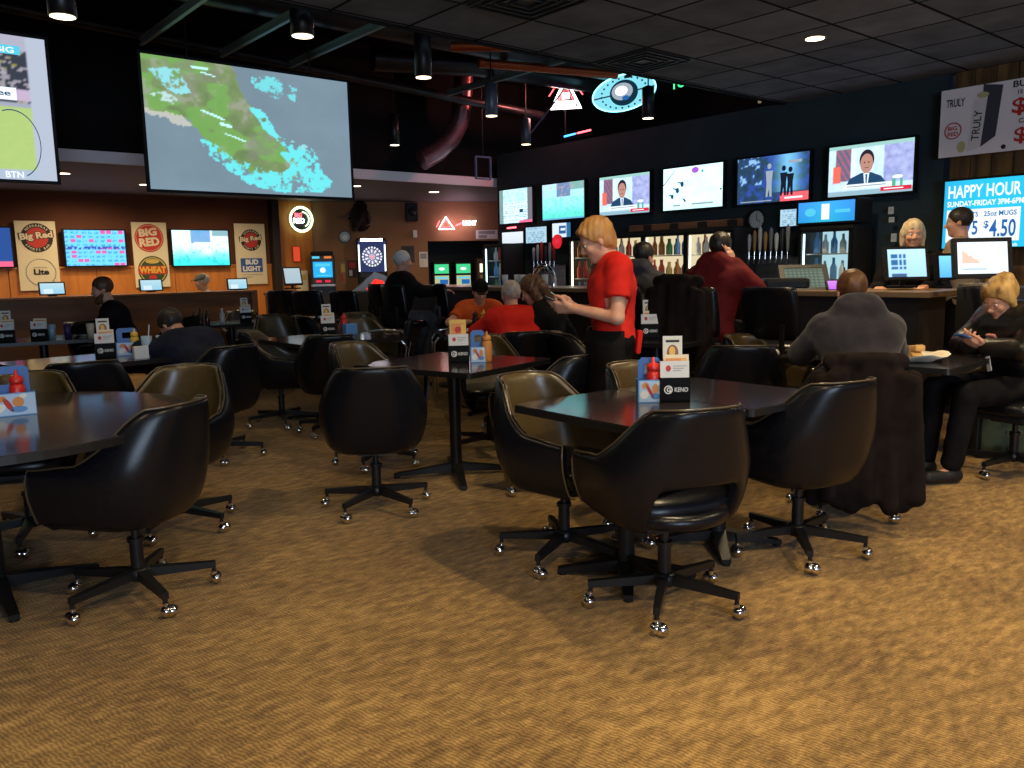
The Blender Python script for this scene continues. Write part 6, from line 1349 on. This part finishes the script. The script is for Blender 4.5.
keno(1.55,6.42,.75,.2,.98,'beside the water glasses')
blue_board(1.55,6.42,.75,.2,.98,.16,.16,'blue carrier behind the water glasses on the blue-lit table',w=.14,h=.2)
ketchup(1.78,6.50,.75,'yellow mustard bottle on the blue-lit table',card_y); ketchup(2.02,6.36,.75,'white bottle beside the slumping man',white)
def glass(x,y,z,label,m_=clearp,h=.15,r=.038,straw=False,grp=None,lid=False):
    o=empty('drinking_glass',(x,y,z),0,label,'glass',grp); MB().lathe([(r*.78,0),(r,h),(r*.93,h),(r*.72,.008)],n=18).build('cup',m_,o); MB().lathe([(r*.74,.01),(r*.9,h*.75),(.0,h*.75)],n=16).build('drink',mat('iced_water',(.45,.52,.56),.1,spec=.8),o)
    if straw: MB().cyl((0,0,.02),(.03,.01,h+.08),.004,n=8).build('straw',mat('straw_white',(.7,.75,.8),.4),o)
    return o
glass(1.80,6.28,.75,'tall blue-tinted water glass with straw on the blue-lit table, left one',straw=True); glass(1.90,6.26,.75,'tall blue-tinted water glass on the blue-lit table, right one')
tag(MB().bbox((0,0,.045),(.10,.05,.09),.006).build('napkin_stack',white,loc=(1.72,6.16,.75)),'white napkin block in front of the water glasses','napkins')
keno(3.62,6.98,.75,.3,.95,'on the middle distance table')
ketchup(3.80,7.0,.75,'red sauce bottle right of the middle distance KENO holder',red); tag(MB().bbox((0,0,.05),(.12,.08,.10),.01).build('snack_box',snackb,loc=(3.78,6.85,.75)),'small blue box on the middle distance table','box')
keno(5.58,9.38,.75,.3,.95,'on the far table below the dartboard'); ketchup(5.75,9.38,.75,'dark red bottle right of the far KENO holder below the dartboard',mat('dark_red',(.3,.02,.02),.4))
keno(3.95,9.72,.75,.2,.98,'on the table by the half wall'); 
for k,(dx,m_,h) in enumerate(((-.52,mat('bottle_dark',(.04,.015,.01),.25),.19),(-.44,mat('bottle_dark',(.04,.015,.01),.25),.17),(-.26,mat('bottle_clear',(.5,.5,.5),.2),.17),(-.60,mat('bottle_dark',(.04,.015,.01),.25),.15))):
    o=tag(MB().lathe([(.028,0),(.030,.01),(.030,h*.6),(.012,h*.8),(.013,h)],n=12).build('sauce_bottle',m_,loc=(3.92+dx,9.70,.75)),['dark sauce bottle on the far table, tallest of the dark ones','dark sauce bottle on the far table, right of the tallest','clear bottle with pale label on the far table by the KENO holder','short dark sauce bottle leftmost on the far table'][k],'bottle')
keno(4.72,4.02,.80,.66,.75,'just right of the waiter back'); ketchup(4.86,3.92,.80,'small blue and red bottle right of the KENO holder behind the waiter',blue)
keno(1.30,8.80,.75,.3,.95,'leftmost on the cluttered far table'); keno(1.55,8.70,.75,.4,.9,'second on the cluttered far table',card=False)
for k,(x,y,m_,l) in enumerate(((1.82,8.85,mat('cup_purple',(.05,.03,.10),.4),'dark purple cup on the cluttered far left table'),(2.0,8.75,cream,'cream cup on the cluttered far left table'),(1.7,8.95,clearp,'clear glass at the back of the cluttered far left table'))): glass(x,y,.75,l,m_,.13)
def plate(x,y,z,r,label,food=True):
    o=empty('plate_of_food',(x,y,z),0,label,'plate'); MB().lathe([(.0,.004),(r*.6,.004),(r,.018),(r*1.02,.016),(r*.62,0),(.0,0)],n=28).build('plate',white,o)
    if food:
        f=MB()
        for i in range(7): a=i*.9; f.ball((r*.4*math.cos(a),r*.4*math.sin(a),.025+.006*(i%3)),(.03,.018,.014),8,rot=Matrix.Rotation(a,3,'Z'))
        f.build('food',mat('fried_food',(.50,.25,.07),.7),o)
plate(2.05,8.95,.75,.12,'white plate with yellow food in front of the bearded man'); plate(4.72,6.10,.75,.13,'white plate of food between the orange jersey and red shirt men'); plate(4.98,5.95,.75,.11,'white plate nearer the woman in black',False)
ketchup(4.80,6.25,.75,'dark bottle in front of the man in the orange jersey',mat('bottle_dark',(.04,.015,.01),.25)); ketchup(4.88,6.22,.75,'yellow mustard bottle in front of the man in the orange jersey',card_y); glass(4.95,6.2,.75,'clear glass beside the mustard bottle of the orange jersey man')
# round table carrier
blue_board(.60,4.15,.75,.1,.99,0,0,'blue carrier with figures cut by the left edge on the round table',w=.16,h=.21); ketchup(.625,4.105,.75,'red ketchup bottle in the carrier on the round table')
# food on the table between hooded man and woman
bsk=MB(); 
for i in range(24): 
    a=i*2*math.pi/24; 
tray=empty('paper_lined_basket',(4.95,2.16,.75),.4,'paper-lined basket with sandwich halves before the woman with the phone','food basket'); 
V=[];F=[]; n=28
for j,(rr,z) in enumerate(((.0,.006),(.10,.006),(.135,.03),(.165,.045))):
    for i in range(n): a=2*math.pi*i/n; q=rr*(1+.10*math.sin(5*a+j)); V.append((q*1.25*math.cos(a),q*math.sin(a),z+(.012*math.sin(4*a) if j>1 else 0)))
for j in range(3):
    for i in range(n): F.append((j*n+i,j*n+(i+1)%n,(j+1)*n+(i+1)%n,(j+1)*n+i))
o=MB().add(V,F,0,True).build('paper_liner',mat('wax_paper',(.75,.68,.55),.7),tray); o.modifiers.new('t','SOLIDIFY').thickness=.003
bun=mat('bread',(.62,.36,.12),.7); 
for k,(x,y,z,ro) in enumerate(((-.06,.0,.035,.2),(.03,.02,.035,-.3),(-.02,.01,.075,.6))):
    s=MB().bbox((0,0,0),(.12,.065,.04),.016,rot=Matrix.Rotation(ro,3,'Z')@Matrix.Rotation(.15*(k-1),3,'Y')).build('sandwich_half',bun,None,loc=(0,0,0)); s.parent=tray; s.location=(x,y,z)
glass(4.98,2.48,.75,'plastic cup of iced water with a straw between hooded man and woman',mat('cup_frost',(.45,.48,.52),.2,spec=.7),.15,.042,True)
tag(MB().ball((0,0,.03),(.035,.035,.03),12).build('paper_ball',white,loc=(4.55,2.86,.75)),'crumpled white paper left of the hooded man on the table','napkin')
tag(MB().bbox((0,0,.004),(.30,.20,.006),.002).build('placemat',mat('mat_white',(.55,.6,.68),.6),loc=(4.65,2.45,.75),rotz=.7),'pale sheet on the table in front of the hooded man','placemat')
# coats
def coat(label,x,y,fx,fy,top,bot,wd,yb,m_=black_cloth,z0=0):
    r=empty('draped_coat',(x,y,z0),face_rz(fx,fy),label,'coat'); f=Field()
    for i,t in enumerate(np.linspace(-1,1,9)):
        f.cap((t*wd,yb-.03+.02*math.cos(i*2.1),top-.05-.05*t*t),(t*wd*1.12,yb-.07+.025*math.cos(i*2.6),bot+.03*math.sin(i*1.7)),.035,.045,k=.03)
    f.cap((-wd*.75,yb+.03,top-.01),(wd*.75,yb+.03,top-.01),.045,k=.04); f.cap((-wd*.4,yb-.03,top+.01),(wd*.4,yb-.03,top+.01),.035,k=.04)
    f.mesh(.012,'body',m_,r)
    for s in (-1,1):
        g=Field(); g.cap((s*wd*1.02,yb+.03,top-.10),(s*wd*1.08,yb+.04,(top*.5+bot*.5)),.052,.050,k=.04).cap((s*wd*1.08,yb+.04,(top*.5+bot*.5)),(s*wd*1.02,yb+.02,bot+.16),.048,.042,k=.04); g.mesh(.012,'sleeve',m_,r)
coat('long brown-black coat hanging over the chair back of the hooded man',4.20,2.16,.8,.6,.86,.17,.21,-.36,noise_mat('brown_black_wool',(.008,.005,.0045),(.014,.009,.008),scale=14,rough=.95))
coat('dark coat hanging over the high bar stool left of the maroon jacket',5.22,3.93,1,.15,1.23,.50,.22,-.38,noise_mat('brown_black_wool',(.008,.005,.0045),(.014,.009,.008),scale=14,rough=.95))
coat('dark jacket over the chair back behind the bearded man',2.62,8.75,-.75,.65,.87,.35,.2,-.36)
